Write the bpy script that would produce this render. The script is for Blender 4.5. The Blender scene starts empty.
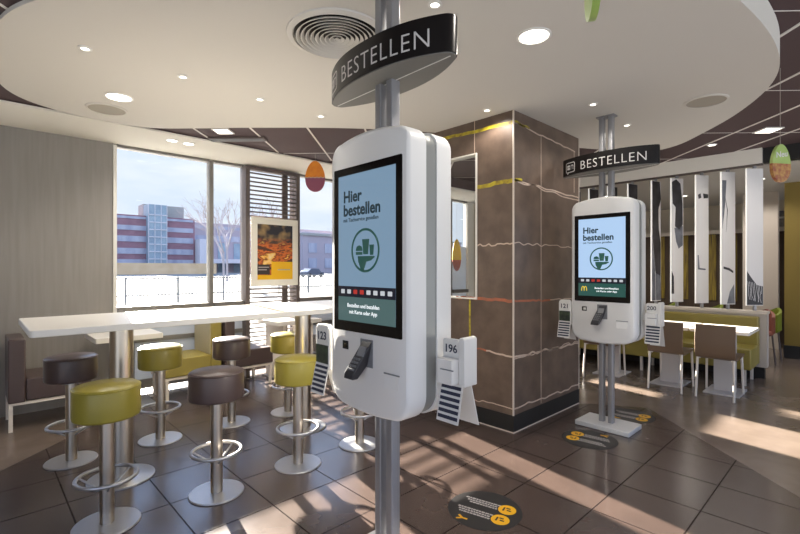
import bpy, bmesh, math, random
from mathutils import Vector, Matrix
random.seed(7)
SC = bpy.context.scene
COL = SC.collection
PI = math.pi

# ------------------------------------------------------------------ helpers
def lin(c):
    c = c / 255.0
    return c / 12.92 if c <= 0.04045 else ((c + 0.055) / 1.055) ** 2.4

def rgb(r, g, b):
    return (lin(r), lin(g), lin(b), 1.0)

def mat(name, col, rough=0.5, metal=0.0, spec=0.5, var=0.0, scale=8.0, stretch=(1, 1, 1), col2=None, bump=0.0, emit=None, estr=0.0, coat=0.0, detail=4.0):
    m = bpy.data.materials.new(name)
    m.use_nodes = True
    nt = m.node_tree
    p = nt.nodes['Principled BSDF']
    p.inputs['Base Color'].default_value = col
    p.inputs['Roughness'].default_value = rough
    p.inputs['Metallic'].default_value = metal
    p.inputs['Specular IOR Level'].default_value = spec
    p.inputs['Coat Weight'].default_value = coat
    if emit:
        p.inputs['Emission Color'].default_value = emit
        p.inputs['Emission Strength'].default_value = estr
    if var > 0 or col2 or bump:
        tc = nt.nodes.new('ShaderNodeTexCoord')
        mp = nt.nodes.new('ShaderNodeMapping')
        mp.inputs['Scale'].default_value = stretch
        nz = nt.nodes.new('ShaderNodeTexNoise')
        nz.inputs['Scale'].default_value = scale
        nz.inputs['Detail'].default_value = detail
        nt.links.new(tc.outputs['Object'], mp.inputs['Vector'])
        nt.links.new(mp.outputs['Vector'], nz.inputs['Vector'])
        if var > 0 or col2:
            rp = nt.nodes.new('ShaderNodeValToRGB')
            a = col
            b = col2 if col2 else tuple(min(1, c * (1 + var)) for c in col[:3]) + (1,)
            if not col2:
                a = tuple(c * (1 - var) for c in col[:3]) + (1,)
            rp.color_ramp.elements[0].position = 0.33
            rp.color_ramp.elements[1].position = 0.67
            rp.color_ramp.elements[0].color = a
            rp.color_ramp.elements[1].color = b
            nt.links.new(nz.outputs['Fac'], rp.inputs['Fac'])
            nt.links.new(rp.outputs['Color'], p.inputs['Base Color'])
        if bump:
            bp = nt.nodes.new('ShaderNodeBump')
            bp.inputs['Strength'].default_value = bump
            bp.inputs['Distance'].default_value = 0.01
            nt.links.new(nz.outputs['Fac'], bp.inputs['Height'])
            nt.links.new(bp.outputs['Normal'], p.inputs['Normal'])
    return m

def emat(name, col, strength):
    m = bpy.data.materials.new(name)
    m.use_nodes = True
    nt = m.node_tree
    nt.nodes.clear()
    o = nt.nodes.new('ShaderNodeOutputMaterial')
    e = nt.nodes.new('ShaderNodeEmission')
    e.inputs['Color'].default_value = col
    e.inputs['Strength'].default_value = strength
    nt.links.new(e.outputs[0], o.inputs[0])
    return m

def B():
    return bmesh.new()

def box(bm, x0, x1, y0, y1, z0, z1):
    vs = [bm.verts.new((x, y, z)) for x in (x0, x1) for y in (y0, y1) for z in (z0, z1)]
    for f in ((0, 1, 3, 2), (4, 6, 7, 5), (0, 4, 5, 1), (2, 3, 7, 6), (0, 2, 6, 4), (1, 5, 7, 3)):
        bm.faces.new([vs[i] for i in f])
    return vs

def bx(*a):
    bm = B(); box(bm, *a); return bm

def frame_of(d):
    d = d.normalized()
    u = d.cross(Vector((0, 0, 1)))
    if u.length < 1e-4:
        u = Vector((1, 0, 0))
    u.normalize()
    return u, d.cross(u).normalized()

def rod(bm, p0, p1, r0, r1=None, n=16, cap=True):
    p0, p1 = Vector(p0), Vector(p1)
    r1 = r0 if r1 is None else r1
    u, v = frame_of(p1 - p0)
    R = []
    for p, r in ((p0, r0), (p1, r1)):
        R.append([bm.verts.new(p + u * (r * math.cos(2 * PI * i / n)) + v * (r * math.sin(2 * PI * i / n))) for i in range(n)])
    for i in range(n):
        j = (i + 1) % n
        bm.faces.new((R[0][i], R[0][j], R[1][j], R[1][i]))
    if cap:
        bm.faces.new(R[0][::-1]); bm.faces.new(R[1])

def bar(bm, p0, p1, w, h):
    """rectangular bar from p0 to p1"""
    p0, p1 = Vector(p0), Vector(p1)
    u, v = frame_of(p1 - p0)
    R = []
    for p in (p0, p1):
        R.append([bm.verts.new(p + u * (a * w / 2) + v * (b * h / 2)) for a, b in ((-1, -1), (1, -1), (1, 1), (-1, 1))])
    for i in range(4):
        j = (i + 1) % 4
        bm.faces.new((R[0][i], R[0][j], R[1][j], R[1][i]))
    bm.faces.new(R[0][::-1]); bm.faces.new(R[1])

def lathe(bm, prof, c=(0, 0, 0), n=40):
    rings = []
    for r, z in prof:
        if r < 1e-6:
            rings.append([bm.verts.new((c[0], c[1], c[2] + z))])
        else:
            rings.append([bm.verts.new((c[0] + r * math.cos(2 * PI * i / n), c[1] + r * math.sin(2 * PI * i / n), c[2] + z)) for i in range(n)])
    for a, b in zip(rings, rings[1:]):
        for i in range(n):
            j = (i + 1) % n
            if len(a) == 1 and len(b) == 1:
                continue
            if len(a) == 1:
                bm.faces.new((a[0], b[j], b[i]))
            elif len(b) == 1:
                bm.faces.new((a[i], a[j], b[0]))
            else:
                bm.faces.new((a[i], a[j], b[j], b[i]))

def torus(bm, c, R, r, n=40, k=10, axis='z'):
    V = []
    for i in range(n):
        a = 2 * PI * i / n
        row = []
        for j in range(k):
            b = 2 * PI * j / k
            q = (R + r * math.cos(b))
            row.append(bm.verts.new((c[0] + q * math.cos(a), c[1] + q * math.sin(a), c[2] + r * math.sin(b))))
        V.append(row)
    for i in range(n):
        for j in range(k):
            bm.faces.new((V[i][j], V[(i + 1) % n][j], V[(i + 1) % n][(j + 1) % k], V[i][(j + 1) % k]))

def prism(bm, pts, fn0, fn1):
    """outline pts (a,b) -> fn0(a,b) and fn1(a,b) points, capped"""
    A = [bm.verts.new(fn0(*p)) for p in pts]
    C = [bm.verts.new(fn1(*p)) for p in pts]
    n = len(pts)
    for i in range(n):
        j = (i + 1) % n
        bm.faces.new((A[i], A[j], C[j], C[i]))
    bm.faces.new(A[::-1]); bm.faces.new(C)

def rrect(a0, a1, b0, b1, r, n=6):
    if not isinstance(r, (list, tuple)):
        r = (r, r, r, r)
    out = []
    for (cx, cy, s, rr) in ((a1 - r[0], b0 + r[0], -PI / 2, r[0]), (a1 - r[1], b1 - r[1], 0, r[1]), (a0 + r[2], b1 - r[2], PI / 2, r[2]), (a0 + r[3], b0 + r[3], PI, r[3])):
        for i in range(n + 1):
            t = s + (PI / 2) * i / n
            out.append((cx + rr * math.cos(t), cy + rr * math.sin(t)))
    return out

def xprism(bm, pts, x0, x1):   # outline in (y,z)
    prism(bm, pts, lambda a, b: (x0, a, b), lambda a, b: (x1, a, b))

def zprism(bm, pts, z0, z1):   # outline in (x,y)
    prism(bm, pts, lambda a, b: (a, b, z0), lambda a, b: (a, b, z1))

def yprism(bm, pts, y0, y1):   # outline in (x,z)
    prism(bm, pts, lambda a, b: (a, y0, b), lambda a, b: (a, y1, b))

def obj(name, bm, m, parent=None, bevel=0.0, seg=2, smooth=True, ang=40, loc=None):
    bmesh.ops.recalc_face_normals(bm, faces=bm.faces[:])
    me = bpy.data.meshes.new(name)
    if smooth:
        for f in bm.faces:
            f.smooth = True
    bm.to_mesh(me); bm.free()
    if smooth:
        me.set_sharp_from_angle(angle=math.radians(ang))
    me.materials.append(m)
    o = bpy.data.objects.new(name, me)
    COL.objects.link(o)
    if parent is not None:
        o.parent = parent
    if loc:
        o.location = loc
    if bevel:
        b = o.modifiers.new('edge', 'BEVEL')
        b.width = bevel; b.segments = seg; b.limit_method = 'ANGLE'; b.angle_limit = math.radians(40)
    return o

def thing(name, label, cat, loc=(0, 0, 0), rz=0.0, group=None):
    o = bpy.data.objects.new(name, None)
    o.empty_display_size = 0.1
    COL.objects.link(o)
    o.location = loc; o.rotation_euler = (0, 0, rz)
    tag(o, label, cat, group)
    return o

def tag(o, label, cat, group=None, kind=None):
    o['label'] = label; o['category'] = cat
    if group: o['group'] = group
    if kind: o['kind'] = kind
    return o

def struct(o, label=None):
    o['kind'] = 'structure'
    if label: o['label'] = label
    return o

def dup(root, loc, rz, label, group=None):
    def cp(o, par):
        c = o.copy(); COL.objects.link(c)
        c.parent = par
        for k in list(o.children):
            cp(k, c)
        return c
    r = cp(root, None)
    r.location = loc; r.rotation_euler = (0, 0, rz)
    r['label'] = label
    if group: r['group'] = group
    return r

def setmat(root, name, m):
    for ch in root.children:
        if ch.name.split('.')[0] == name:
            me = ch.data.copy(); me.materials.clear(); me.materials.append(m); ch.data = me

def text_bm(s, size, bold=0.0, ext=0.0008, align='LEFT', spacing=1.0):
    cu = bpy.data.curves.new('t', 'FONT')
    cu.body = s; cu.size = size; cu.offset = bold; cu.extrude = ext; cu.align_x = align
    cu.resolution_u = 3; cu.space_character = spacing
    o = bpy.data.objects.new('t', cu); COL.objects.link(o)
    dg = bpy.context.evaluated_depsgraph_get(); dg.update()
    me = bpy.data.meshes.new_from_object(o.evaluated_get(dg))
    bm = bmesh.new(); bm.from_mesh(me)
    bpy.data.objects.remove(o); bpy.data.curves.remove(cu); bpy.data.meshes.remove(me)
    return bm

def warp(bm, fn):
    for v in bm.verts:
        v.co = Vector(fn(*v.co))
    return bm

def ribbon(bm, pts, w, fn, t=0.0015):
    """thin raised ribbon along 2D pts on a plane; fn(a,b,h)->3D"""
    n = len(pts)
    L = []
    for i, (a, b) in enumerate(pts):
        p0 = pts[max(0, i - 1)]; p1 = pts[min(n - 1, i + 1)]
        dx, dy = p1[0] - p0[0], p1[1] - p0[1]
        l = math.hypot(dx, dy) or 1
        nx, ny = -dy / l, dx / l
        ww = w[i] if isinstance(w, list) else w
        L.append([bm.verts.new(fn(a + nx * s * ww / 2, b + ny * s * ww / 2, h)) for s, h in ((-1, 0), (-1, t), (1, t), (1, 0))])
    for p, q in zip(L, L[1:]):
        for k in range(3):
            bm.faces.new((p[k], p[k + 1], q[k + 1], q[k]))

def wob(a0, b0, a1, b1, n=14, amp=0.012, seed=1):
    r = random.Random(seed)
    v = [0 if i in (0, n) else r.uniform(-amp, amp) for i in range(n + 1)]
    K = n * 4
    def val(q):
        i = min(n - 1, int(q)); f = q - i; f = f * f * (3 - 2 * f)
        return v[i] * (1 - f) + v[i + 1] * f
    return [(a0 + (a1 - a0) * k / K, b0 + (b1 - b0) * k / K + .75 * val(k / 4)) for k in range(K + 1)]

def spline(pts, k=8):
    out = []
    n = len(pts)
    for i in range(n):
        p0, p1, p2, p3 = (Vector(pts[(i + d) % n]) for d in (-1, 0, 1, 2))
        for j in range(k):
            t = j / k
            out.append(tuple(0.5 * ((2 * p1) + (-p0 + p2) * t + (2 * p0 - 5 * p1 + 4 * p2 - p3) * t * t + (-p0 + 3 * p1 - 3 * p2 + p3) * t ** 3)))
    return out

# ------------------------------------------------------------------ materials
M = {}
M['ceil'] = mat('white_ceiling_paint', rgb(210, 206, 199), 0.8)
M['dceil'] = mat('dark_ceiling_tile', rgb(78, 60, 62), 0.75)
M['cline'] = mat('ceiling_seam', rgb(226, 220, 214), 0.6)
M['soffit'] = mat('soffit_paint', rgb(226, 222, 213), 0.8)
M['wallwood'] = mat('grey_wood_panel', rgb(137, 132, 127), 0.55, var=0.07, scale=3.0, stretch=(9, 9, 0.5), detail=6)
M['frame'] = mat('window_frame_grey', rgb(120, 117, 113), 0.45)
M['jamb'] = mat('jamb_white', rgb(225, 222, 214), 0.5)
M['dframe'] = mat('louvre_brown', rgb(92, 82, 79), 0.5)
M['steel'] = mat('brushed_steel', rgb(196, 186, 172), 0.32, 1.0)
M['steelbase'] = mat('steel_base', rgb(190, 190, 192), 0.42, 0.9)
M['alu'] = mat('aluminium', rgb(154, 154, 157), 0.45, 0.6)
M['vgreen'] = mat('olive_yellow_vinyl', rgb(148, 136, 52), 0.33, spec=0.5, bump=0.05, scale=200, var=0.03)
M['vdark'] = mat('dark_brown_vinyl', rgb(78, 64, 62), 0.35, spec=0.5, var=0.04, scale=100)
M['bgreen'] = mat('bench_olive_vinyl', rgb(148, 134, 64), 0.4)
M['bback'] = mat('bench_back_panel', rgb(176, 166, 136), 0.5)
M['table'] = mat('white_laminate', rgb(232, 228, 220), 0.28)
M['white'] = mat('white_plastic', rgb(224, 222, 218), 0.35)
M['shell'] = mat('kiosk_shell', rgb(230, 230, 229), 0.38)
M['spine'] = mat('kiosk_spine', rgb(150, 152, 150), 0.4, 0.3)
M['black'] = mat('black_gloss', rgb(16, 15, 16), 0.12)
M['signblack'] = mat('sign_black', rgb(20, 18, 18), 0.28)
M['signunder'] = mat('sign_underside', rgb(120, 118, 114), 0.5)
M['letter'] = mat('sign_lettering', rgb(212, 210, 208), 0.5)
M['dgrey'] = mat('dark_grey_plastic', rgb(52, 52, 56), 0.4)
M['basem'] = mat('base_plate_metal', rgb(206, 206, 206), .4, .15)
M['mgrey'] = mat('mid_grey_plastic', rgb(120, 122, 126), 0.4)
M['mat_black'] = mat('matt_black', rgb(24, 23, 23), 0.55)
M['chairbrown'] = mat('chair_brown_shell', rgb(112, 92, 74), 0.45)
M['legwhite'] = mat('leg_white_metal', rgb(222, 214, 204), 0.4)
M['pedestal'] = mat('pedestal_grey', rgb(190, 186, 184), 0.45)
M['cream'] = mat('cream_wall', rgb(200, 190, 172), 0.75)
M['olivewall'] = mat('olive_wall', rgb(128, 108, 46), 0.7)
M['trimline'] = mat('corner_trim', rgb(196, 184, 172), 0.4)
M['veinw'] = mat('vein_white', rgb(192, 172, 156), 0.5)
M['veiny'] = mat('vein_yellow', rgb(196, 180, 40), 0.5, col2=rgb(120, 100, 36), scale=18)
M['veino'] = mat('vein_orange', rgb(172, 96, 66), 0.5, col2=rgb(136, 86, 66), scale=12)
M['ledge'] = mat('partition_ledge', rgb(206, 196, 184), 0.5)
M['partition'] = mat('partition_panel', rgb(196, 186, 176), 0.5)
M['slatw'] = mat('slat_white', rgb(222, 220, 220), 0.5)
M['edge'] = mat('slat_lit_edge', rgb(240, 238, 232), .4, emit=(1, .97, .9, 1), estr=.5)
M['print'] = mat('print_dark', rgb(66, 64, 70), 0.5, col2=rgb(38, 36, 38), scale=5)
M['printmid'] = mat('print_grey', rgb(124, 128, 138), 0.5, col2=rgb(84, 86, 96), scale=6)
M['navy'] = mat('stripe_navy', rgb(40, 44, 66), 0.5)
M['dkgreen'] = mat('icon_green', rgb(38, 84, 76), 0.4, emit=rgb(38, 84, 76), estr=0.35)
M['photo_dark'] = mat('card_picture', rgb(42, 46, 46), 0.4, col2=rgb(70, 84, 62), scale=30)
M['lampw'] = emat('lamp_white', (1, 0.93, 0.82, 1), 6.0)
M['lampd'] = emat('lamp_panel', (1, 0.92, 0.8, 1), 2.6)
M['grille'] = mat('speaker_grille', rgb(165, 158, 146), 0.7)
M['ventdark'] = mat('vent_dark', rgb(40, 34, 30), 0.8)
M['decal'] = mat('decal_black', rgb(40, 38, 38), 0.5)
M['decaly'] = mat('decal_yellow', rgb(226, 168, 20), 0.5)
M['decalt'] = mat('decal_text_grey', rgb(176, 170, 166), 0.5)
M['string'] = mat('string', rgb(180, 175, 165), 0.6)
M['mirror'] = mat('mirror_glass', rgb(225, 228, 226), 0.02, 1.0)

def floor_mat():
    m = bpy.data.materials.new('floor_tiles'); m.use_nodes = True
    nt = m.node_tree; p = nt.nodes['Principled BSDF']
    N = nt.nodes.new; L = nt.links.new
    tc = N('ShaderNodeTexCoord'); sep = N('ShaderNodeSeparateXYZ'); L(tc.outputs['Object'], sep.inputs[0])
    def math_(op, a, b=None, c=None):
        n = N('ShaderNodeMath'); n.operation = op
        for i, q in enumerate((a, b, c)):
            if q is None: continue
            if isinstance(q, (int, float)): n.inputs[i].default_value = q
            else: L(q, n.inputs[i])
        return n.outputs[0]
    X, Y = sep.outputs[0], sep.outputs[1]
    # zone of dark tiles : a band turned 45 degrees
    d1 = math_('GREATER_THAN', math_('SUBTRACT', X, Y), -4.06)       # left edge
    d2 = math_('LESS_THAN', math_('SUBTRACT', X, Y), 3.4)           # right edge
    d3 = math_('LESS_THAN', math_('ADD', math_('MULTIPLY', X, 1.6), Y), 9.5)
    zone = math_('MULTIPLY', math_('MULTIPLY', d1, d2), d3)
    # joints
    P = 0.4445
    def joint(C, off, w):
        f = math_('FRACT', math_('DIVIDE', math_('SUBTRACT', C, off), P))
        a = math_('ABSOLUTE', math_('SUBTRACT', f, 0.5))
        return math_('GREATER_THAN', a, 0.5 - w)
    j = math_('MAXIMUM', joint(X, 0.855 - 10 * P, 0.010), joint(Y, 2.02 - 20 * P, 0.010))
    jz = math_('MULTIPLY', j, zone)
    nz = N('ShaderNodeTexNoise'); nz.inputs['Scale'].default_value = 3.5; nz.inputs['Detail'].default_value = 6
    L(tc.outputs['Object'], nz.inputs['Vector'])
    r1 = N('ShaderNodeValToRGB'); r1.color_ramp.elements[0].position = .3; r1.color_ramp.elements[1].position = .7
    r1.color_ramp.elements[0].color = rgb(68, 56, 51); r1.color_ramp.elements[1].color = rgb(80, 66, 60)
    r2 = N('ShaderNodeValToRGB'); r2.color_ramp.elements[0].position = .3; r2.color_ramp.elements[1].position = .7
    r2.color_ramp.elements[0].color = rgb(108, 95, 86); r2.color_ramp.elements[1].color = rgb(124, 110, 100)
    L(nz.outputs['Fac'], r1.inputs[0]); L(nz.outputs['Fac'], r2.inputs[0])
    mx = N('ShaderNodeMixRGB'); L(zone, mx.inputs[0]); L(r2.outputs[0], mx.inputs[1]); L(r1.outputs[0], mx.inputs[2])
    mj = N('ShaderNodeMixRGB'); L(jz, mj.inputs[0]); L(mx.outputs[0], mj.inputs[1]); mj.inputs[2].default_value = rgb(42, 36, 35)
    L(mj.outputs[0], p.inputs['Base Color'])
    rr = N('ShaderNodeMapRange'); rr.inputs[3].default_value = 0.20; rr.inputs[4].default_value = 0.30
    L(nz.outputs['Fac'], rr.inputs[0]); L(rr.outputs[0], p.inputs['Roughness'])
    sp = N('ShaderNodeMapRange'); sp.inputs[3].default_value = 1.0; sp.inputs[4].default_value = .05; L(jz, sp.inputs[0]); L(sp.outputs[0], p.inputs['Specular IOR Level'])
    return m
M['floor'] = floor_mat()

def column_mat():
    m = mat('column_stone', rgb(84, 70, 61), 0.4, col2=rgb(106, 89, 77), scale=6.0, detail=8)
    return m
M['column'] = column_mat()

def glass_mat():
    m = bpy.data.materials.new('window_glass'); m.use_nodes = True
    nt = m.node_tree; nt.nodes.clear()
    o = nt.nodes.new('ShaderNodeOutputMaterial'); mx = nt.nodes.new('ShaderNodeMixShader')
    t = nt.nodes.new('ShaderNodeBsdfTransparent'); t.inputs[0].default_value = (.97, .98, .98, 1)
    g = nt.nodes.new('ShaderNodeBsdfGlossy'); g.inputs['Roughness'].default_value = 0.0
    fr = nt.nodes.new('ShaderNodeFresnel'); fr.inputs[0].default_value = 1.25
    nt.links.new(fr.outputs[0], mx.inputs[0]); nt.links.new(t.outputs[0], mx.inputs[1]); nt.links.new(g.outputs[0], mx.inputs[2])
    nt.links.new(mx.outputs[0], o.inputs[0])
    return m
M['glass'] = glass_mat()
def frost_mat():
    m = bpy.data.materials.new('frosted_film'); m.use_nodes = True
    nt = m.node_tree; nt.nodes.clear()
    o = nt.nodes.new('ShaderNodeOutputMaterial'); mx = nt.nodes.new('ShaderNodeMixShader'); mx.inputs[0].default_value = .14
    d = nt.nodes.new('ShaderNodeBsdfDiffuse'); d.inputs[0].default_value = rgb(196, 200, 206)
    t = nt.nodes.new('ShaderNodeBsdfTranslucent'); t.inputs[0].default_value = rgb(176, 184, 196)
    nt.links.new(d.outputs[0], mx.inputs[1]); nt.links.new(t.outputs[0], mx.inputs[2]); nt.links.new(mx.outputs[0], o.inputs[0])
    return m
M['frost'] = frost_mat()

# ------------------------------------------------------------------ camera
FPX = 448.0
cam_d = bpy.data.cameras.new('camera'); cam = bpy.data.objects.new('camera', cam_d); COL.objects.link(cam)
cam_d.sensor_width = 36.0; cam_d.lens = 36.0 * FPX / 800.0
A = math.atan2(471, 448)
cam.location = (0, 0, 1.42)
cam.rotation_euler = (PI / 2, 0, A - PI / 2)
cam_d.shift_y = 1.0 / 800.0
cam_d.clip_start = 0.05; cam_d.clip_end = 600
SC.camera = cam

# ------------------------------------------------------------------ room shell
YW = 5.72
ZC, ZD = 2.78, 2.96
struct(obj('floor', bx(-3, 12, -3.5, 5.9, -0.12, 0), M['floor'], smooth=False))
# dark upper ceiling with its diagonal seams
cl = struct(obj('ceiling', bx(-3, 7.4, -3.5, 5.9, ZD, ZD + 0.08), M['dceil'], smooth=False))
bm = B()
for k in range(-9, 12):
    c = 3.46 + 0.868 * k        # X - Y = c
    pts = []
    for (x, y) in ((-3, -3 - c), (7.4, 7.4 - c), (c - 3.5, -3.5), (c + 4.9, 4.9)):
        if -3.001 <= x <= 7.401 and -3.501 <= y <= 4.901: pts.append((x, y))
    if len(pts) >= 2:
        pts.sort(); a, b = pts[0], pts[-1]
        bar(bm, (a[0], a[1], ZD - 0.001), (b[0], b[1], ZD - 0.001), 0.024, 0.008)
for k in range(-6, 16):
    c = 0.4 + 1.736 * k
    pts = []
    for (x, y) in ((-3, c + 3), (7.4, c - 7.4), (c + 3.5, -3.5), (c - 4.9, 4.9)):
        if -3.001 <= x <= 7.401 and -3.501 <= y <= 4.901: pts.append((x, y))
    if len(pts) >= 2:
        pts.sort(); a, b = pts[0], pts[-1]
        bar(bm, (a[0], a[1], ZD - 0.001), (b[0], b[1], ZD - 0.001), 0.006, 0.004)
obj('seam', bm, M['cline'], cl, smooth=False)

disc = spline([(.55, 2.35), (.235, 2.91), (.104, 3.29), (.05, 3.85), (.13, 4.40), (.29, 4.70), (.58, 4.86), (.9, 4.88), (1.24, 4.82), (1.6, 4.5), (1.94, 4.15), (2.65, 3.5), (3.4, 3.0),
               (4.3, 2.6), (5.2, 2.15), (5.68, 1.78), (5.66, 1.5), (5.34, 1.18), (4.85, .80), (4.25, .5), (3.63, .40), (2.82, .46), (2.0, .66), (1.35, 1.15), (.9, 1.75)], 8)
bm = B(); zprism(bm, disc, ZC, ZD - 0.005)
struct(obj('ceiling', bm, M['ceil'], ang=30), 'white rounded dropped ceiling island')

ZL = 2.805
lowc = struct(obj('ceiling', bx(-3, 3.355, 2.9, 5.84, ZL, ZD + .01), M['dceil'], smooth=False), 'lower dark tiled ceiling strip along the window soffit')
bm = B()
for c in (-3.85, -3.05, -2.25, -1.45, -.65):
    a, b = 2.95, 4.89
    if c + b > 3.34: b = 3.34 - c
    if b > a: bar(bm, (c + a, a, ZL - .001), (c + b, b, ZL - .001), .018, .006)
for c in (7.6, 6.0):
    bar(bm, (c - 4.89, 4.89, ZL - .001), (min(3.34, c - 2.95), c - min(3.34, c - 2.95), ZL - .001), .007, .004)
obj('seam', bm, M['cline'], lowc, smooth=False)
struct(obj('trim_7', bx(3.356, 9.7, 4.90, 5.84, ZC + .017, ZD + .04), M['dceil'], smooth=False))
# soffit along the window wall
struct(obj('trim_1', bx(-3, 9.7, 4.90, 5.84, ZC, ZC + .016), M['soffit'], smooth=False), 'cream dropped soffit above the windows')
# back zone ceiling, bulkhead
struct(obj('ceiling', bx(7.4, 12, -3.5, 5.9, 2.766, 2.85), M['ceil'], smooth=False), 'cream ceiling of the far dining zone')
struct(obj('trim_2', bx(7.30, 7.46, .96, 4.9, 2.766, 2.98), M['soffit'], smooth=False), 'cream bulkhead above the slat screen')
struct(obj('trim_3', bx(7.34, 7.46, -3.5, .955, 2.766, 2.98), M['mat_black'], smooth=False), 'dark bulkhead at the far right')

# window wall
WX0, WX1 = 0.02, 1.10
struct(obj('wall_left', bx(WX0, WX1, YW - 0.02, YW + 0.14, 0, ZC), M['wallwood'], smooth=False), 'grey wood-grain panelled wall beside the windows')
struct(obj('wall_side', bx(-3, -.72, YW, YW + .14, 0, ZC), M['cream'], smooth=False))
struct(obj('wall_back', bx(7.541, 12, YW, YW + .14, 0, ZC), M['cream'], smooth=False))
struct(obj('wall_far', bx(11.6, 11.75, -3.5, 5.9, 0, 2.78), M['cream'], smooth=False))

struct(obj('wall_rear_shade', bx(-3.1, -3.0, 1.6, YW + .14, 0, ZD), M['cream'], smooth=False))  # unseen wall, added to darken the kiosk fronts; its length sets the daylight
FD0, FD1 = YW - 0.02, YW + 0.08
def window(n, x0, x1, transoms=(0.10, 0.60, 0.955), fm='frame', mw=0.055, zt=2.765, jambs=(True, True), frosted=True, frost_top=.94):
    bm = B()
    a = x0 if not jambs[0] else x0 + mw
    b = x1 if not jambs[1] else x1 - mw
    if jambs[0]: box(bm, x0, a, FD0, FD1, 0, zt)
    if jambs[1]: box(bm, b, x1, FD0, FD1, 0, zt)
    box(bm, a, b, FD0, FD1, zt - .016, zt + .014)
    for t in transoms:
        h = 0.07 if t > .9 else (0.05 if t > .3 else .1)
        box(bm, a, b, FD0 - (0.03 if t > .9 else 0), FD1, t - h / 2 - .0, t + h / 2)
    f = struct(obj('window_%d' % n, bm, M[fm], smooth=False))
    zs = [0.0] + list(transoms) + [zt - .02]
    if frosted:
        obj('frosted_panel', bx(a, b, YW + .015, YW + .025, 0.12, frost_top), M['frost'], f, smooth=False)
    g = B()
    box(g, a, b, YW + .03, YW + .036, 0.02, zt - .02)
    obj('pane', g, M['glass'], f, smooth=False)
    return f
struct(obj('trim_8', bx(WX1 + .001, WX1 + .035, FD0 - .012, FD1, 0, 2.765), M['jamb'], smooth=False))
window(1, WX1 + .036, 2.185, jambs=(False, True), mw=.05)
window(2, 2.186, 2.575, jambs=(False, False))
window(3, 2.576, 3.365, transoms=(0.1,), fm='dframe', frosted=False)
window(4, 3.366, 4.45, jambs=(False, True))
window(5, 5.281, 6.09, transoms=(0.10, 0.60, 1.40), frost_top=1.38)  # unseen bay, its high frost made up to block low sun
window(6, 6.091, 6.40, jambs=(False, True), zt=1.29)  # unseen low window, height invented to shape a narrow sun streak
window(8, 6.401, 6.85, transoms=(0.10, 0.60, 1.52), frost_top=1.5)  # unseen bay, frost raised to keep sun off the chair area
window(9, 6.851, 7.33, jambs=(False, False), frost_top=1.85)  # frost set high, added to keep sun off the table pedestals
struct(obj('trim_6', bx(7.331, 7.54, FD0, FD1, 0, 2.765), M['jamb'], smooth=False))
struct(obj('wall_sun_block', bx(4.451, 5.28, YW, YW + .14, 0, ZC), M['cream'], smooth=False))  # unseen pier, added to block sun between the bays
struct(obj('wall_sun_block', bx(6.091, 6.40, YW, YW + .14, 1.32, ZC), M['cream'], smooth=False))  # unseen header, added to cut off the sun streak below it
window(7, -.72, 0.02)

# louvre screen in front of window 3
t = thing('louvre_screen', 'dark brown horizontal slat screen filling the window bay behind the framed poster', 'louvre', (2.968, 5.66, 0))
bm = B()
box(bm, -.40, -.345, -.05, .035, 0.0, 2.76); box(bm, .345, .40, -.05, .035, 0.0, 2.76); box(bm, -.345, .345, -.05, .035, 2.715, 2.76)
obj('screen_frame', bm, M['dframe'], t, smooth=False)
obj('upright', bx(.155, .235, .0, .03, 0.0, 2.715), M['dframe'], t, smooth=False)
bm = B()
z = 0.16
while z < 2.70:
    box(bm, -.345, .345, -.028, -.010, z, z + .018); z += 0.057
obj('slat', bm, M['dframe'], t, smooth=False)

# poster in its cream frame
def poster_mat():
    m = bpy.data.materials.new('poster_picture'); m.use_nodes = True
    nt = m.node_tree; p = nt.nodes['Principled BSDF']; p.inputs['Roughness'].default_value = .35
    tc = nt.nodes.new('ShaderNodeTexCoord'); mp = nt.nodes.new('ShaderNodeMapping'); mp.inputs['Scale'].default_value = (2.2, 1, 5.0)
    nz = nt.nodes.new('ShaderNodeTexNoise'); nz.inputs['Scale'].default_value = 2.2; nz.inputs['Detail'].default_value = 5
    sep = nt.nodes.new('ShaderNodeSeparateXYZ')
    nt.links.new(tc.outputs['Object'], mp.inputs[0]); nt.links.new(mp.outputs[0], nz.inputs['Vector']); nt.links.new(tc.outputs['Object'], sep.inputs[0])
    rp = nt.nodes.new('ShaderNodeValToRGB'); e = rp.color_ramp.elements
    e[0].position = .30; e[0].color = rgb(46, 40, 42)
    e[1].position = .70; e[1].color = rgb(250, 226, 170)
    for q, c in ((.42, (96, 52, 30)), (.48, (226, 120, 44)), (.56, (120, 44, 26)), (.60, (250, 190, 80))):
        k = e.new(q); k.color = rgb(*c)
    nt.links.new(nz.outputs['Fac'], rp.inputs[0])
    nz2 = nt.nodes.new('ShaderNodeTexNoise'); nz2.inputs['Scale'].default_value = 5; nt.links.new(tc.outputs['Object'], nz2.inputs['Vector'])
    rp2 = nt.nodes.new('ShaderNodeValToRGB'); rp2.color_ramp.elements[0].color = rgb(40, 40, 48); rp2.color_ramp.elements[1].color = rgb(206, 170, 110)
    rp2.color_ramp.elements[0].position = .45; rp2.color_ramp.elements[1].position = .75
    nt.links.new(nz2.outputs['Fac'], rp2.inputs[0])
    mr = nt.nodes.new('ShaderNodeMapRange'); mr.inputs[1].default_value = .08; mr.inputs[2].default_value = .2
    nt.links.new(sep.outputs[2], mr.inputs[0])
    mx = nt.nodes.new('ShaderNodeMixRGB'); nt.links.new(mr.outputs[0], mx.inputs[0]); nt.links.new(rp.outputs[0], mx.inputs[1]); nt.links.new(rp2.outputs[0], mx.inputs[2])
    nt.links.new(mx.outputs[0], p.inputs['Base Color'])
    return m
PX, PZ = 2.975, 1.635
t = thing('framed_poster', 'cream framed food poster with burger picture hung on the dark slat screen', 'poster', (PX, 5.582, PZ))
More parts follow.
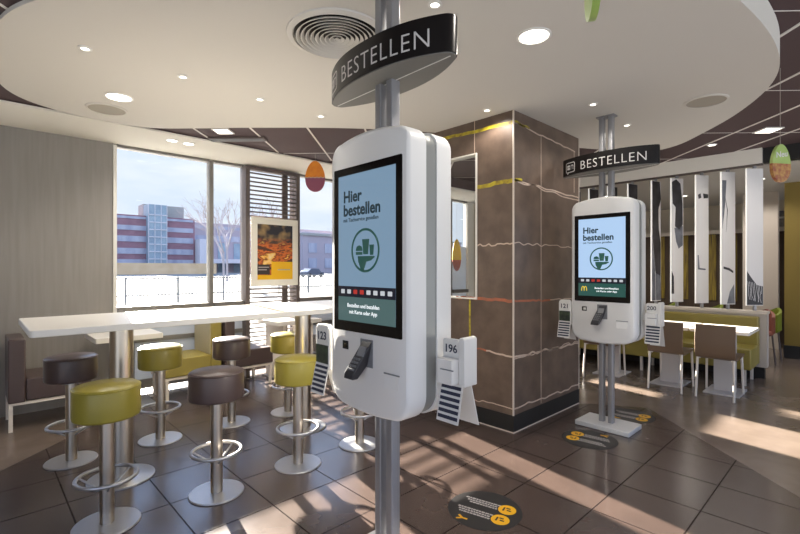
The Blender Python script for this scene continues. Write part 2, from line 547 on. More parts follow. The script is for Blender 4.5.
bm = B(); w, h, b = .345, .455, .085
box(bm, -w, w, -.0, .022, h - b, h); box(bm, -w, w, 0, .022, -h, -h + b)
box(bm, -w, -w + b, 0, .022, -h + b, h - b); box(bm, w - b, w, 0, .022, -h + b, h - b)
M['posterframe'] = mat('poster_frame_cream', rgb(244, 240, 226), .5)
obj('poster_frame', bm, M['posterframe'], t, bevel=.004)
pic = obj('picture', bx(-w + b, w - b, .006, .02, -h + b, h - b), poster_mat(), t, smooth=False)
M['pyellow'] = mat('poster_yellow', rgb(244, 190, 24), .4)
M['plabel'] = mat('poster_label', rgb(56, 48, 46), .4)
obj('yellow_band', bx(-.06, w - b, .002, .006, -h + b, -.13), M['pyellow'], pic, smooth=False)
obj('yellow_band', bx(-w + b, -.06, .002, .006, -h + b, -.31), M['pyellow'], pic, smooth=False)
obj('black_label', bx(-.265, -.085, .0005, .004, -.30, -.17), M['plabel'], pic, smooth=False)
for q in ((-.25, -.10, -.212, -.198), (-.25, -.13, -.245, -.232), (.03, .22, -.245, -.232)):
    obj('lettering', bx(q[0], q[1], -.001, .003, q[2], q[3]), M['decalt'], pic, smooth=False)
bm = B(); rod(bm, (-.12, .012, h), (-.12, .05, h + .02), .012)
obj('hook', bm, M['dframe'], t)

# ------------------------------------------------------------------ column
cx0, cx1, cy0, cy1 = 3.36, 4.605, 2.118, 4.20
CT = .07
oy0, oy1, oz0, oz1 = 2.503, 3.02, 1.13, 2.48
bm = bx(cx0, cx1, cy0, cy0 + CT, 0, ZD)
for q in ((cy0 + CT, oy0, 0, ZD), (oy1, cy1, 0, ZD), (oy0, oy1, 0, oz0), (oy0, oy1, oz1, ZD)):
    box(bm, cx0, cx0 + CT, *q)
colm = struct(obj('wall_corner', bm, M['column'], smooth=False), 'brown stone-clad corner wall with coloured veins and a small glazed opening')
bm = B(); box(bm, cx0 - .004, cx1 + .004, cy0 - .004, cy0 + CT + .004, 0.008, .15); box(bm, cx0 - .004, cx0 + CT + .004, cy0 + CT + .004, cy1 + .004, .008, .15)
obj('baseboard', bm, M['mat_black'], colm, smooth=False)
bm = B()
for (x, y) in ((cx0, cy0), (cx1, cy0)):
    box(bm, x - .006, x + .006, y - .006, y + .006, .15, ZC)
box(bm, cx0 - .008, cx1, cy0 - .008, cy0, 0, .008); box(bm, cx0 - .008, cx0, cy0, cy1, 0, .008)
obj('corner_trim', bm, M['trimline'], colm, smooth=False)
FL = lambda a, b, h: (cx0 - h, a, b)
FR = lambda a, b, h: (a, cy0 - h, b)
bm = B()
ribbon(bm, wob(2.12, 1.635, 2.5, 1.625, 12, .016, 3), .011, FL)
ribbon(bm, wob(2.12, .655, 2.40, .672, 8, .008, 4), .014, FL)
ribbon(bm, wob(2.12, .205, 2.75, .20, 12, .014, 5), .008, FL)
ribbon(bm, [(2.53, 2.48), (2.53, 2.78)], .006, FL)
ribbon(bm, wob(3.37, 2.677, 4.52, 2.625, 14, .01, 6), .012, FR)
ribbon(bm, [(4.50, 2.63), (4.50, 2.2)], .009, FR)
ribbon(bm, wob(3.37, 2.185, 4.6, 2.160, 9, .016, 7), .012, FR)
ribbon(bm, wob(3.37, 2.175, 4.6, 2.13, 7, .02, 8), .010, FR)
ribbon(bm, wob(3.37, 1.635, 4.6, 1.63, 16, .015, 15), .008, FR)
ribbon(bm, [(3.827, .16), (3.827, 2.66)], .007, FR)
ribbon(bm, wob(3.37, .655, 4.6, .632, 16, .018, 9), .016, FR)
ribbon(bm, wob(3.37, .635, 4.6, .65, 16, .018, 10), .008, FR)
ribbon(bm, wob(3.37, .205, 4.6, .195, 16, .02, 11), .012, FR)
obj('white_vein', bm, M['veinw'], colm, smooth=False)
bm = B()
ribbon(bm, wob(2.12, 2.676, 3.1, 2.70, 12, .008, 12), .030, FL)
ribbon(bm, wob(2.12, 2.175, 2.5, 2.165, 8, .01, 13), .036, FL)
ribbon(bm, [(2.585, 1.13), (2.585, .68)], .018, FL)
ribbon(bm, wob(3.365, 2.685, 3.62, 2.675, 5, .006, 22), .02, FR)
ribbon(bm, wob(3.365, 2.172, 3.50, 2.19, 4, .01, 23), .03, FR)
obj('yellow_vein', bm, M['veiny'], colm, smooth=False)
bm = B()
ribbon(bm, wob(2.12, 1.136, 2.75, 1.14, 14, .01, 14), .026, FL)
ribbon(bm, wob(2.40, .672, 2.62, .69, 6, .008, 24), .014, FL)
ribbon(bm, wob(3.37, 1.136, 4.0, 1.115, 12, .012, 16), .018, FR)
obj('orange_vein', bm, M['veino'], colm, smooth=False)
bm = B(); ribbon(bm, wob(4.0, 1.115, 4.6, 1.10, 10, .01, 17), .010, FR)
obj('pale_vein', bm, M['veinw'], colm, smooth=False)

bm = B()
box(bm, cx0 - .012, cx0 + CT + .01, oy0 - .004, oy0 + .010, oz0, oz1); box(bm, cx0 - .012, cx0 + CT + .01, oy1 - .010, oy1 + .004, oz0, oz1)
box(bm, cx0 - .012, cx0 + CT + .01, oy0 + .010, oy1 - .010, oz0, oz0 + .014); box(bm, cx0 - .012, cx0 + CT + .01, oy0 + .010, oy1 - .010, oz1 - .012, oz1)
f = struct(obj('window_10', bm, M['jamb'], smooth=False), 'small white framed glazed opening in the brown stone wall')
obj('pane', bx(cx0 + .03, cx0 + .036, oy0 + .010, oy1 - .010, oz0 + .014, oz1 - .012), M['glass'], f, smooth=False)

# ------------------------------------------------------------------ order kiosks
def shell_outline(hw=.274, z0=.768, z1=2.02, arch=.022, rt=.075, rb=.11, n=7):
    pts = []
    for i in range(n + 1):       # bottom right -> (y positive)
        a = -PI / 2 + PI / 2 * i / n
        pts.append((hw - rb + rb * math.cos(a), z0 + rb + rb * math.sin(a)))
    for i in range(n + 1):
        a = PI / 2 * i / n
        pts.append((hw - rt + rt * math.cos(a), z1 - rt + rt * math.sin(a)))
    for i in range(1, 8):        # arched top
        y = (hw - rt) * (1 - i / 4.0)
        pts.append((y, z1 + arch * (1 - (y / (hw - rt)) ** 2)))
    for i in range(n + 1):
        a = PI / 2 + PI / 2 * i / n
        pts.append((-(hw - rt) + rt * math.cos(a), z1 - rt + rt * math.sin(a)))
    for i in range(n + 1):
        a = PI + PI / 2 * i / n
        pts.append((-(hw - rb) + rb * math.cos(a), z0 + rb + rb * math.sin(a)))
    for i in range(1, 6):
        y = -(hw - rb) * (1 - i / 3.0)
        pts.append((y, z0 - .010 * (1 - (y / (hw - rb)) ** 2)))
    return pts

def shrink(pts, s):
    return [(y * (1 - s / .27), 1.39 + (z - 1.39) * (1 - s / .63)) for y, z in pts]

def screen_mat(name, c, e):
    m = mat(name, rgb(*c), .12, spec=.5, emit=rgb(*c), estr=e)
    m.node_tree.nodes['Principled BSDF'].inputs['Base Color'].default_value = (.01, .01, .012, 1)
    return m

def make_kiosk(loc, label, bright, logo):
    t = thing('order_kiosk', label, 'kiosk', loc)
    P = shell_outline()
    for s, nm in ((-1, 'front_shell'), (1, 'back_shell')):
        bm = B()
        xs = [(.034, 0), (.120, 0), (.132, .004), (.140, .014)]
        rings = [[bm.verts.new((s * x, y, z)) for y, z in shrink(P, sh)] for x, sh in xs]
        n = len(P)
        for a, b in zip(rings, rings[1:]):
            for i in range(n):
                j = (i + 1) % n
                bm.faces.new((a[i], a[j], b[j], b[i]))
        bm.faces.new(rings[0]); bm.faces.new(rings[-1])
        obj(nm, bm, M['shell'], t, ang=35)
    bm = B(); xprism(bm, shrink(P, .007), -.034, .034)
    obj('spine', bm, M['spine'], t)
    # screens (the far side has one too)
    for s in (-1, 1):
        f = lambda y, z, h, s=s: (s * (.1405 + h), -s * y * -1 if s > 0 else y, z)
        def X(d): return s * (.1402 + d)
        bm = B(); xprism(bm, rrect(-.239, .239, 1.124, 1.892, .006), X(0), X(.003))
        scr = obj('screen', bm, M['black'], t)
        bm = B(); xprism(bm, rrect(-.202, .202, 1.172, 1.856, .001), X(.003), X(.0036))
        obj('display', bm, screen_mat('screen_blue_%s' % logo, (176, 206, 240) if bright else (142, 174, 202), .95 if bright else .64), scr, smooth=False)
        bm = B(); xprism(bm, rrect(-.202, .202, 1.285, 1.335, .001), X(.0036), X(.0042))
        obj('icon_strip', bm, screen_mat('screen_strip_%s' % logo, (26, 30, 46), .6), scr, smooth=False)
        bm = B(); xprism(bm, rrect(-.202, .202, 1.172, 1.285, .001), X(.0036), X(.0042))
        obj('message_panel', bm, screen_mat('screen_green_%s' % logo, (44, 92, 84) if bright else (84, 112, 112), .75), scr, smooth=False)
        for i in range(8):
            yy = .165 - i * .0475
            bm = B(); xprism(bm, rrect(yy - .014, yy + .014, 1.300, 1.320, .003, 2), X(.0042), X(.0048))
            red = i in (2, 3)
            obj('flag_icon', bm, screen_mat('icon_%d' % i, (200, 60, 50) if red else (220, 224, 230), .7), scr, smooth=False)
        dk = M['scr_dark']
        def put(s_, size, y, z, m, bold=0.0, al='LEFT', nm='lettering'):
            b_ = text_bm(s_, size, bold, .0004, al)
            warp(b_, lambda a, b, c: (X(.0044 + c), y + (s * a), z + b))
            obj(nm, b_, m, scr, smooth=False)
        yl = .162 if s < 0 else -.162
        put('Hier', .075, yl, 1.729, dk, .0022)
        put('bestellen', .075, yl, 1.665, dk, .0022)
        put('mit Tischservice genießen', .0245, yl, 1.636, dk, .0003)
        # round food icon
        cy, cz, R = 0.0, 1.500, .100
        g = M['dkgreen']
        def pl(pts, nm):
            b_ = B(); xprism(b_, [(cy + s * a, cz + b) for a, b in pts], X(.0038), X(.0046)); obj(nm, b_, g, scr, smooth=False)
        b_ = B()
        n = 48
        ra = [[b_.verts.new((X(h), cy + r * math.cos(2 * PI * i / n), cz + r * math.sin(2 * PI * i / n))) for i in range(n)] for r, h in ((R, .0038), (R, .0046), (R - .011, .0046), (R - .011, .0038))]
        for k in range(3):
            for i in range(n):
                j = (i + 1) % n
                b_.faces.new((ra[k][i], ra[k][j], ra[k + 1][j], ra[k + 1][i]))
        obj('round_icon', b_, g, scr, smooth=False)
        pl([(-.012, -.018), (.022, -.018), (.030, .050), (-.020, .050)], 'fries_icon')
        pl([(.036, -.022), (.058, -.022), (.063, .024), (.031, .024)], 'cup_icon')
        pl([(-.066, -.020), (-.018, -.020), (-.018, -.006), (-.066, -.006)], 'burger_icon')
        pl([(-.066, -.002), (-.018, -.002), (-.018, .004), (-.024, .018), (-.042, .024), (-.060, .018), (-.066, .004)], 'burger_icon')
        pl([(-.030, -.086), (-.008, -.090), (.010, -.052), (.044, -.046), (.070, -.030), (.060, -.026), (-.052, -.026), (-.048, -.052)], 'hand_icon')
        if logo == 'm':
            b_ = B()
            for k in (-1, 1):
                q = []
                for i in range(13):
                    a = PI * i / 12
                    q.append((k * .0115 + .0115 * math.cos(a), .040 * math.sin(a) ** .8))
                ribbon(b_, q, .006, lambda a, b, h: (X(.0044 + h * .5), (.150 if s < 0 else -.150) + s * a, 1.216 + b))
            obj('arch_emblem', b_, screen_mat('emblem_yellow', (250, 214, 60), .9), scr, smooth=False)
            put('Bestellen und Bezahlen', .022, yl * -.28, 1.236, M['scr_white'], .0003, 'CENTER')
            put('mit Karte oder App', .022, yl * -.28, 1.210, M['scr_white'], .0003, 'CENTER')
        else:
            put('Bestellen und bezahlen', .025, yl * .1, 1.238, M['scr_white'], .0003, 'CENTER')
            put('mit Karte oder App', .025, yl * .1, 1.208, M['scr_white'], .0003, 'CENTER')
    # scanner window, receipt slot, service flap, card reader on the front
    obj('scanner_window', bx(-.1425, -.139, .128, .172, 1.036, 1.076), M['mat_black'], t, bevel=.002)
    obj('scanner_lens', bx(-.1432, -.142, .134, .158, 1.046, 1.066), M['black'] if not bright else M['white'], t, smooth=False)
    obj('receipt_slot', bx(-.1425, -.139, -.222, -.125, .966, .972), M['mgrey'], t, smooth=False)
    bm = B(); xprism(bm, rrect(-.215, -.128, .905, .958, .004), -.1418, -.1395)
    obj('service_flap', bm, M['shell'], t)
    obj('reader_mount', bx(-.144, -.139, -.052, .036, .975, 1.100), M['mgrey'], t, bevel=.004)
    bm = B()
    prof = [(-.150, 1.085), (-.142, 1.092), (-.142, .985), (-.185, .925), (-.215, .925), (-.218, .950)]
    sk = lambda z: (1.092 - z) * .30
    prism(bm, prof, lambda a, b: (a, -.050 + sk(b), b), lambda a, b: (a, .016 + sk(b), b))
    rd = obj('card_reader', bm, M['dgrey'], t, bevel=.006)
    # keypad and little display on the reader's sloping face
    def slope(u):  # u 0..1 from top to bottom of the face
        return (-.150 + (-.218 + .150) * u - .0025, 1.085 + (.950 - 1.085) * u + .001)
    bm = B(); a = slope(.12); b = slope(.42)
    prism(bm, [(0, 0), (1, 0), (1, 1), (0, 1)], lambda p, q: (a[0] + (b[0] - a[0]) * p, -.038 + .048 * q + sk(a[1]), a[1] + (b[1] - a[1]) * p), lambda p, q: (a[0] + (b[0] - a[0]) * p + .003, -.038 + .048 * q + sk(a[1]), a[1] + (b[1] - a[1]) * p - .001))
    obj('reader_display', bm, M['mgrey'], rd, smooth=False)
    bm = B()
    for r_ in range(4):
        for c_ in range(3):
            p = slope(.52 + .11 * r_)
            box(bm, p[0] - .001, p[0] + .004, -.040 + c_ * .017 + sk(p[1]), -.028 + c_ * .017 + sk(p[1]), p[1] - .005, p[1] + .004)
    obj('keypad', bm, M['mgrey'], rd, smooth=False)
    # two poles, base plate
    for y in (-.03, .05):
        bm = B(); zprism(bm, rrect(-.027, .027, y - .021, y + .021, .006, 3), .035, ZC - .012)
        obj('pole', bm, M['alu'], t)
        bm = B(); zprism(bm, rrect(-.045, .045, y - .038, y + .038, .006, 3), ZC - .012, ZC - .001)
        obj('ceiling_flange', bm, M['alu'], t)
    bm = B(); zprism(bm, rrect(-.155, .155, -.232, .232, .008, 3), 0.001, .042)
    obj('base_plate', bm, M['basem'], t, bevel=.005)
    return t
M['scr_dark'] = mat('screen_text_dark', rgb(28, 48, 56), .3, emit=rgb(28, 48, 56), estr=.5)
M['scr_white'] = mat('screen_text_white', rgb(230, 236, 238), .3, emit=rgb(230, 236, 238), estr=.8)
K1 = (1.42, 1.570, 0); K2 = (4.115, 1.625, 0)
make_kiosk(K1, 'white two-sided ordering kiosk nearest the camera with blue lit screen', False, 'plain')
make_kiosk(K2, 'white two-sided ordering kiosk beside the brown stone wall with metal floor plate', True, 'm')

# signs clamped around the kiosk poles
def make_sign(loc, label):
    t = thing('overhead_sign', label, 'sign', loc)
    hl, dp, zh = .418, .112, .080
    front = lambda y: -dp * (1 - min(1, abs(y / hl)) ** 2.4) - .022 * math.sqrt(max(0, 1 - max(0, (abs(y) - hl + .022) / .022) ** 2)) - .002
    n = 40
    ys = [hl * math.sin(PI / 2 * (-1 + 2 * i / n)) for i in range(n + 1)]
    pts = [(front(y), y) for y in ys]
    pts += [(-x, y) for x, y in reversed(pts)]
    bm = B()
    # hollow band with an inset underside
    zprism(bm, pts, -zh + .006, zh)
    obj('sign_body', bm, M['signblack'], t, ang=25)
    bm = B(); zprism(bm, [(x * .97, y * .985) for x, y in pts], -zh + .001, -zh + .006)
    obj('sign_underside', bm, M['signunder'], t)
    bm = B(); box(bm, -.003, .003, -hl * .94, hl * .94, -zh - .0005, -zh + .001)
    obj('light_strip', bm, M['white'], t, smooth=False)
    for s in (-1, 1):
        b_ = text_bm('BESTELLEN', .112, -.0014, .0006, 'LEFT', 1.12)
        xs = [v.co.x for v in b_.verts]; w = max(xs) - min(xs); sc_ = .535 / w
        def fn(a, b, c):
            y = (.205 - a * sc_)
            return (front(y) - .001 - c, y, -.046 + b) if s < 0 else (-(front(y) - .001 - c), -y, -.046 + b)
        warp(b_, fn)
        obj('lettering', b_, M['letter'], t, smooth=False)
        # speech-bubble kiosk pictogram
        b_ = B()
        F = (lambda a, b, h: (front(a) - .001 - h, a, b)) if s < 0 else (lambda a, b, h: (-(front(a) - .001 - h), -a, b))
        ol = [(y, z) for y, z in rrect(.262, .362, -.048, .040, .014, 3)]
        ribbon(b_, ol + [ol[0]], .006, F, .001)
        ribbon(b_, [(.352, -.048), (.345, -.064), (.328, -.048)], .005, F, .001)
        for (a0, a1, c0, c1) in ((.315, .348, .0, .018), (.315, .348, -.024, -.005), (.276, .281, -.026, .016), (.300, .305, -.026, .016), (.281, .300, .010, .016)):
            ribbon(b_, [(a0, (c0 + c1) / 2), (a1, (c0 + c1) / 2)], c1 - c0, F, .001)
        obj('pictogram', b_, M['letter'], t, smooth=False)
    return t
make_sign((K1[0], K1[1] + .015, 2.372), 'curved black BESTELLEN sign on the pole of the nearest kiosk')
make_sign((K2[0], K2[1] - .002, 2.362), 'curved black BESTELLEN sign above the kiosk by the brown wall')

# table number tents hooked on the kiosk sides
def make_stand(loc, label, num, pic, box_):
    t = thing('number_tent', label, 'number stand', loc)
    # spine block with rounded top
    w = .058
    if box_:
        bm = B(); xprism(bm, rrect(-w, -w + .030, -.03, .175, (.004, .014, .014, .004)), -.002, .085)
        obj('holder_side', bm, M['white'], t, bevel=.003)
        obj('hook', bx(.0, .05, w, w + .029, .02, .06), M['white'], t, smooth=False)
        obj('pocket', bx(-.045, .03, -w + .031, w - .002, -.02, .085), M['white'], t, bevel=.004)
        obj('pocket_slot', bx(-.0462, -.044, -.035, .035, .040, .045), M['mgrey'], t, smooth=False)
        bm = B(); xprism(bm, rrect(-w + .031, w, .08, .165, (.004, .012, .012, .004)), .0, .012)
        cd = obj('number_card', bm, M['white'], t)
        b_ = text_bm(num, .048, .0006, .0006, 'CENTER'); warp(b_, lambda a, b, c: (-.001 - c, .016 - a, .108 + b))
        obj('number', b_, M['navy'], cd, smooth=False)
        z1, z0 = -.02, -.19
    else:
        bm = B(); xprism(bm, rrect(-w, w, -.03, .195, (.004, .03, .03, .004)), -.012, .020)
        obj('holder_side', bm, M['white'], t, bevel=.004)
        cd = obj('number_card', bx(-.0145, -.012, -w + .008, w - .008, .10, .178), M['white'], t, smooth=False)
        b_ = text_bm(num, .056, .001, .0006, 'CENTER'); warp(b_, lambda a, b, c: (-.0155 - c, -a, .120 + b))
        obj('number', b_, M['navy'], cd, smooth=False)
        obj('picture_panel', bx(-.0145, -.012, -w + .006, w - .006, .0, .092), M['photo_dark'], t, smooth=False)
        z1, z0 = -.005, -.165
    # flaps of the inverted V
    for s, nm in ((-1, 'striped_flap'), (1, 'rear_flap')):
        bm = B()
        tx = .0 if s < 0 else .03
        a = (tx + s * .012, z1); b = (tx + s * (.045 if s < 0 else .065), z0 - .015 * s)
        prism(bm, rrect(-w, w, 0, 1, .002, 1), lambda p, q: (a[0] + (b[0] - a[0]) * q, p, a[1] + (b[1] - a[1]) * q), lambda p, q: (a[0] + (b[0] - a[0]) * q + .004, p, a[1] + (b[1] - a[1]) * q))
        fl = obj(nm, bm, M['white'], t, smooth=False)
        if s < 0:
            for k in range(6):
                q0, q1 = .05 + k * .155, .05 + k * .155 + .085
                bm = B()
                prism(bm, [(-w + .006, q0), (w - .006, q0), (w - .006, q1), (-w + .006, q1)], lambda p, q: (a[0] + (b[0] - a[0]) * q - .002, p, a[1] + (b[1] - a[1]) * q), lambda p, q: (a[0] + (b[0] - a[0]) * q + .001, p, a[1] + (b[1] - a[1]) * q))
                obj('stripe', bm, M['navy'], fl, smooth=False)
    return t
make_stand((K1[0] - .13, K1[1] + .345, .94), 'striped white number tent 123 on the left side of the nearest kiosk', '123', True, False)
make_stand((K1[0] + .045, K1[1] - .358, .955), 'white number holder with card 196 on the right side of the nearest kiosk', '196', False, True)
make_stand((K2[0] - .13, K2[1] + .335, .93), 'striped white number tent left of the kiosk by the brown wall', '121', True, False)
make_stand((K2[0] + .055, K2[1] - .357, .955), 'white number holder with card 200 right of the kiosk by the brown wall', '200', False, True)

# round floor decals
def make_decal(loc, label, rz):
    t = thing('floor_decal', label, 'floor sticker', loc, rz, 'round queue stickers on the floor')
    bm = B(); lathe(bm, [(0, .0005), (.215, .0005), (.215, .0018), (0, .0018)], n=48)
    obj('disc', bm, M['decal'], t)
    for (x, y) in ((-.125, -.055), (-.125, .06)):
        pass
    for y in (-.058, .062):
        bm = B(); lathe(bm, [(0, .0018), (.052, .0018), (.052, .0026), (0, .0026)], (.115, y, 0), 28)
        ic = obj('yellow_icon', bm, M['decaly'], t)
        bm = B()
        box(bm, .09, .10, y - .02, y + .02, .0026, .0032); box(bm, .115, .14, y - .012, y + .0, .0026, .0032); box(bm, .105, .13, y + .01, y + .022, .0026, .0032)
        obj('pictogram', bm, M['decal'], ic, smooth=False)
        r = random.Random(int(y * 1000))
        for k in range(3):
            a = -.15 + .02 * k * (1 if y > 0 else .6)
            bm = B()
            x = a
            yy = y + .022 - .022 * k
            while x < .05:
                l = r.uniform(.008, .022)
                box(bm, x, x + l, yy - .006, yy + .006, .0018, .0024); x += l + .004
            obj('text_line', bm, M['decalt'], t, smooth=False)
    bm = B()
    for dx, dy in ((-.03, .02), (-.03, -.02), (.03, 0), (-.01, 0)):
        bar(bm, (-.075, -.150, .0022), (-.075 + dx, -.150 + dy, .0022), .012, .0008)
    obj('arrow', bm, M['decaly'], t, smooth=False)
    return t
D = make_decal((2.175, 1.565, 0), 'round black floor sticker with yellow symbols in front of the camera, nearest one', -PI * .06)
D.rotation_euler.z = -PI / 2 + .25
dup(D, (3.70, 1.61, 0), PI / 2 + .12, 'round black floor sticker with yellow symbols before the far kiosk base', 'round queue stickers on the floor')
dup(D, (4.575, 1.60, 0), -PI / 2 + .1, 'round black floor sticker behind the far kiosk base plate', 'round queue stickers on the floor')

# ------------------------------------------------------------------ high table and stools
t = thing('high_table', 'long white high table on two steel columns between the bar stools', 'table', (1.5, 3.52, 0))
bm = B(); zprism(bm, rrect(-1.284, 1.25, -.415, .43, .03, 5), 1.042, 1.082)
obj('tabletop', bm, M['table'], t, bevel=.004)
for x in (-.775, .63):
    bm = B(); rod(bm, (x, -.02, .012), (x, -.02, 1.042), .070, n=36)
    lg = obj('leg', bm, M['steel'], t)
    bm = B(); lathe(bm, [(0, 0), (.2, 0), (.2, .008), (.19, .012), (0, .012)], (x, -.02, 0), 48)
    obj('leg_base', bm, M['steelbase'], lg)

def make_stool(loc, label, vm):
    t = thing('bar_stool', label, 'bar stool', loc, 0, 'bar stools around the high table')
    bm = B()
    r = .164
    lathe(bm, [(0, .598), (r - .012, .598), (r - .002, .604), (r, .614), (r, .752), (r - .004, .766), (r - .014, .774), (0, .783)], n=56)
    se = obj('seat', bm, vm, t, ang=50)
    bm = B(); torus(bm, (0, 0, .762), r - .002, .004, 56, 6)
    obj('piping', bm, vm, se)
    obj('seat_plate', (lambda b: (lathe(b, [(0, .585), (.10, .585), (.10, .598), (0, .598)], n=32), b)[1])(B()), M['steelbase'], t)
    bm = B(); rod(bm, (0, 0, .010), (0, 0, .59), .036, n=28)
    obj('column', bm, M['steel'], t)
    bm = B(); torus(bm, (0, 0, .265), .146, .0105, 48, 10)
    fr = obj('footrest_ring', bm, M['steelbase'], t)
    for k in range(3):
        a = .45 + 2 * PI * k / 3
        bm = B(); rod(bm, (.142 * math.cos(a), .142 * math.sin(a), .262), (.034 * math.cos(a), .034 * math.sin(a), .195), .006, n=8)
        obj('bracket', bm, M['steelbase'], fr)
    bm = B(); lathe(bm, [(0, 0), (.163, 0), (.165, .004), (.161, .010), (.05, .013), (0, .013)], n=56)
    obj('base', bm, M['steelbase'], t)
    return t
G = 'bar stools around the high table'
SN = [(0.535, 2.921), (1.112, 2.851), (1.7, 2.858), (2.254, 2.844)]
SF = [(0.52, 4.059), (1.12, 4.057), (1.719, 4.055), (2.244, 3.962)]
s1 = make_stool(SN[0] + (0,), 'olive green bar stool nearest the camera at the table end', M['vgreen'])
s2 = make_stool(SN[1] + (0,), 'dark brown bar stool in the near row before the table', M['vdark'])
dup(s1, SN[2] + (0,), .4, 'olive green bar stool in front of the far table column', G)
dup(s2, SN[3] + (0,), .9, 'bar stool mostly hidden behind the nearest kiosk, only its base showing', G)
dup(s2, SF[0] + (0,), .7, 'dark brown bar stool on the far side by the left bench', G)
dup(s1, SF[1] + (0,), 1.1, 'olive green bar stool on the far side before the green bench', G)
dup(s2, SF[2] + (0,), .2, 'dark brown bar stool on the far side before the second dark bench', G)
dup(s1, SF[3] + (0,), 1.5, 'olive green bar stool on the far side nearest the louvre screen', G)

# ------------------------------------------------------------------ booth benches and tables by the windows
def make_bench(x_back, facing, label, bm_, sm_, inner=None, y0=5.10, y1=5.60):
    """backrest at x_back, seat extends in +x (facing=1) or -x (-1)"""
    t = thing('booth_bench', label, 'bench', (x_back, y0, 0))
    s = facing
    d = y1 - y0
    def bxx(a, b, *r):
        return bx(min(s * a, s * b), max(s * a, s * b), *r)
    obj('backrest', bxx(0, .118, 0, d, .245, .80), bm_, t, bevel=.012, seg=3)
    if inner: obj('back_panel', bxx(.118, .128, .02, d, .45, .79), inner, t, smooth=False)
    obj('seat', bxx(.120, .60, .002, d, .255, .448), sm_, t, bevel=.012, seg=3)
    bm = B()
    a, b = sorted((s * .005, s * .60))
    box(bm, a, b, .01, .035, .225, .248); box(bm, a, b, d - .03, d - .005, .225, .248); box(bm, s * .28 - .012, s * .28 + .012, .034, d - .029, .225, .248)
    obj('seat_frame', bm, M['legwhite'], t, smooth=False)
    for q in (.018, .57):
        for y in (.022, d - .02):
            bm = B(); bar(bm, (s * q, y, 0.0), (s * q, y, .226), .028, .028)
            obj('leg', bm, M['legwhite'], t, smooth=False)
    return t
make_bench(.212, 1, 'dark brown bench against the wood panel wall, leftmost of the booth', M['vdark'], M['vdark'])
make_bench(2.048, -1, 'olive yellow bench with pale inner back facing the left booth table', M['bgreen'], M['bgreen'], M['bback'])
make_bench(2.085, 1, 'dark brown bench back to back with the olive bench', M['vdark'], M['vdark'])
make_bench(4.02, -1, 'dark bench behind the high table end, before the louvre and right window', M['vdark'], M['vdark'])

def make_booth_table(x0, x1, label, wide):
    t = thing('booth_table', label, 'table', ((x0 + x1) / 2, 5.36, 0))
    h = (x1 - x0) / 2
    bm = B(); zprism(bm, rrect(-h, h, -.32, .24, .015, 3), .70, .75)
    obj('tabletop', bm, M['table'], t, bevel=.003)
    if wide:
        obj('leg', bx(-.22, -.18, -.26, .20, .012, .70), M['legwhite'], t, smooth=False)
        obj('leg', bx(.18, .22, -.26, .20, .012, .70), M['legwhite'], t, smooth=False)
    else:
        bm = B(); bar(bm, (-.08, -.15, .012), (-.08, -.15, .70), .035, .035); obj('leg', bm, M['mgrey'], t, smooth=False)
        bm = B(); bar(bm, (.12, .15, .012), (.12, .15, .70), .035, .035); obj('leg', bm, M['mgrey'], t, smooth=False)
    obj('foot_plate', bx(-.26, .26, -.27, .22, 0, .012), M['steelbase'], t, smooth=False)
    return t
make_booth_table(.83, 1.42, 'small white booth table between the dark and the olive bench', False)
make_booth_table(2.72, 3.36, 'small white booth table in front of the louvre screen', True)

# ------------------------------------------------------------------ dining area on the right
def make_chair(loc, label):
    t = thing('dining_chair', label, 'chair', loc, 0, 'brown shell chairs at the right tables')
    # local: faces +x, back at x=0, width along y
    prof_in = [(.028, .80), (.000, .62), (.010, .50), (.035, .452), (.08, .436), (.30, .440), (.50, .455)]
    th = .014
    bm = B()
    def ringpts(y, inset):
        top = [(x, z) for x, z in prof_in]
        return top
    n = len(prof_in)
    cols = []
    for y in (-.185, -.165, 0, .165, .185):
        row = []
        for i, (x, z) in enumerate(prof_in):
            p0 = prof_in[max(0, i - 1)]; p1 = prof_in[min(n - 1, i + 1)]
            dx, dz = p1[0] - p0[0], p1[1] - p0[1]; l = math.hypot(dx, dz)
            nx, nz = -dz / l, dx / l
            row.append((bm.verts.new((x, y, z)), bm.verts.new((x - nx * th, y, z - nz * th))))
        cols.append(row)
    for a, b in zip(cols, cols[1:]):
        for i in range(n - 1):
            bm.faces.new((a[i][0], a[i + 1][0], b[i + 1][0], b[i][0]))
            bm.faces.new((a[i][1], b[i][1], b[i + 1][1], a[i + 1][1]))
        bm.faces.new((a[0][0], b[0][0], b[0][1], a[0][1])); bm.faces.new((a[-1][0], a[-1][1], b[-1][1], b[-1][0]))
    for row in (cols[0], cols[-1]):
        for i in range(n - 1):
            bm.faces.new((row[i][0], row[i][1], row[i + 1][1], row[i + 1][0]))
    obj('seat_shell', bm, M['chairbrown'], t, ang=60, bevel=.004)
    for (x, y, x2, y2) in ((.03, -.165, -.005, -.172), (.03, .165, -.005, .172), (.44, -.165, .475, -.175), (.44, .165, .475, .175)):
        bm = B(); rod(bm, (x2, y2, 0), (x, y, .435), .011, .013, n=12)
        obj('leg', bm, M['legwhite'], t)
    bm = B()
    for y in (-.15, .15): bar(bm, (.03, y, .428), (.46, y, .432), .02, .012)
    box(bm, .235, .255, -.15, .15, .424, .436)
    obj('seat_frame', bm, M['legwhite'], t, smooth=False)
    return t
GC = 'brown shell chairs at the right tables'
c1 = make_chair((5.80, 1.165, 0), 'brown shell chair with white legs at the right table end, rightmost of the row')
dup(c1, (5.785, 1.645, 0), 0, 'brown shell chair with white legs just right of the far kiosk', GC)
dup(c1, (5.78, 2.42, 0), 0, 'brown shell chair behind the far kiosk, only its white legs showing', GC)

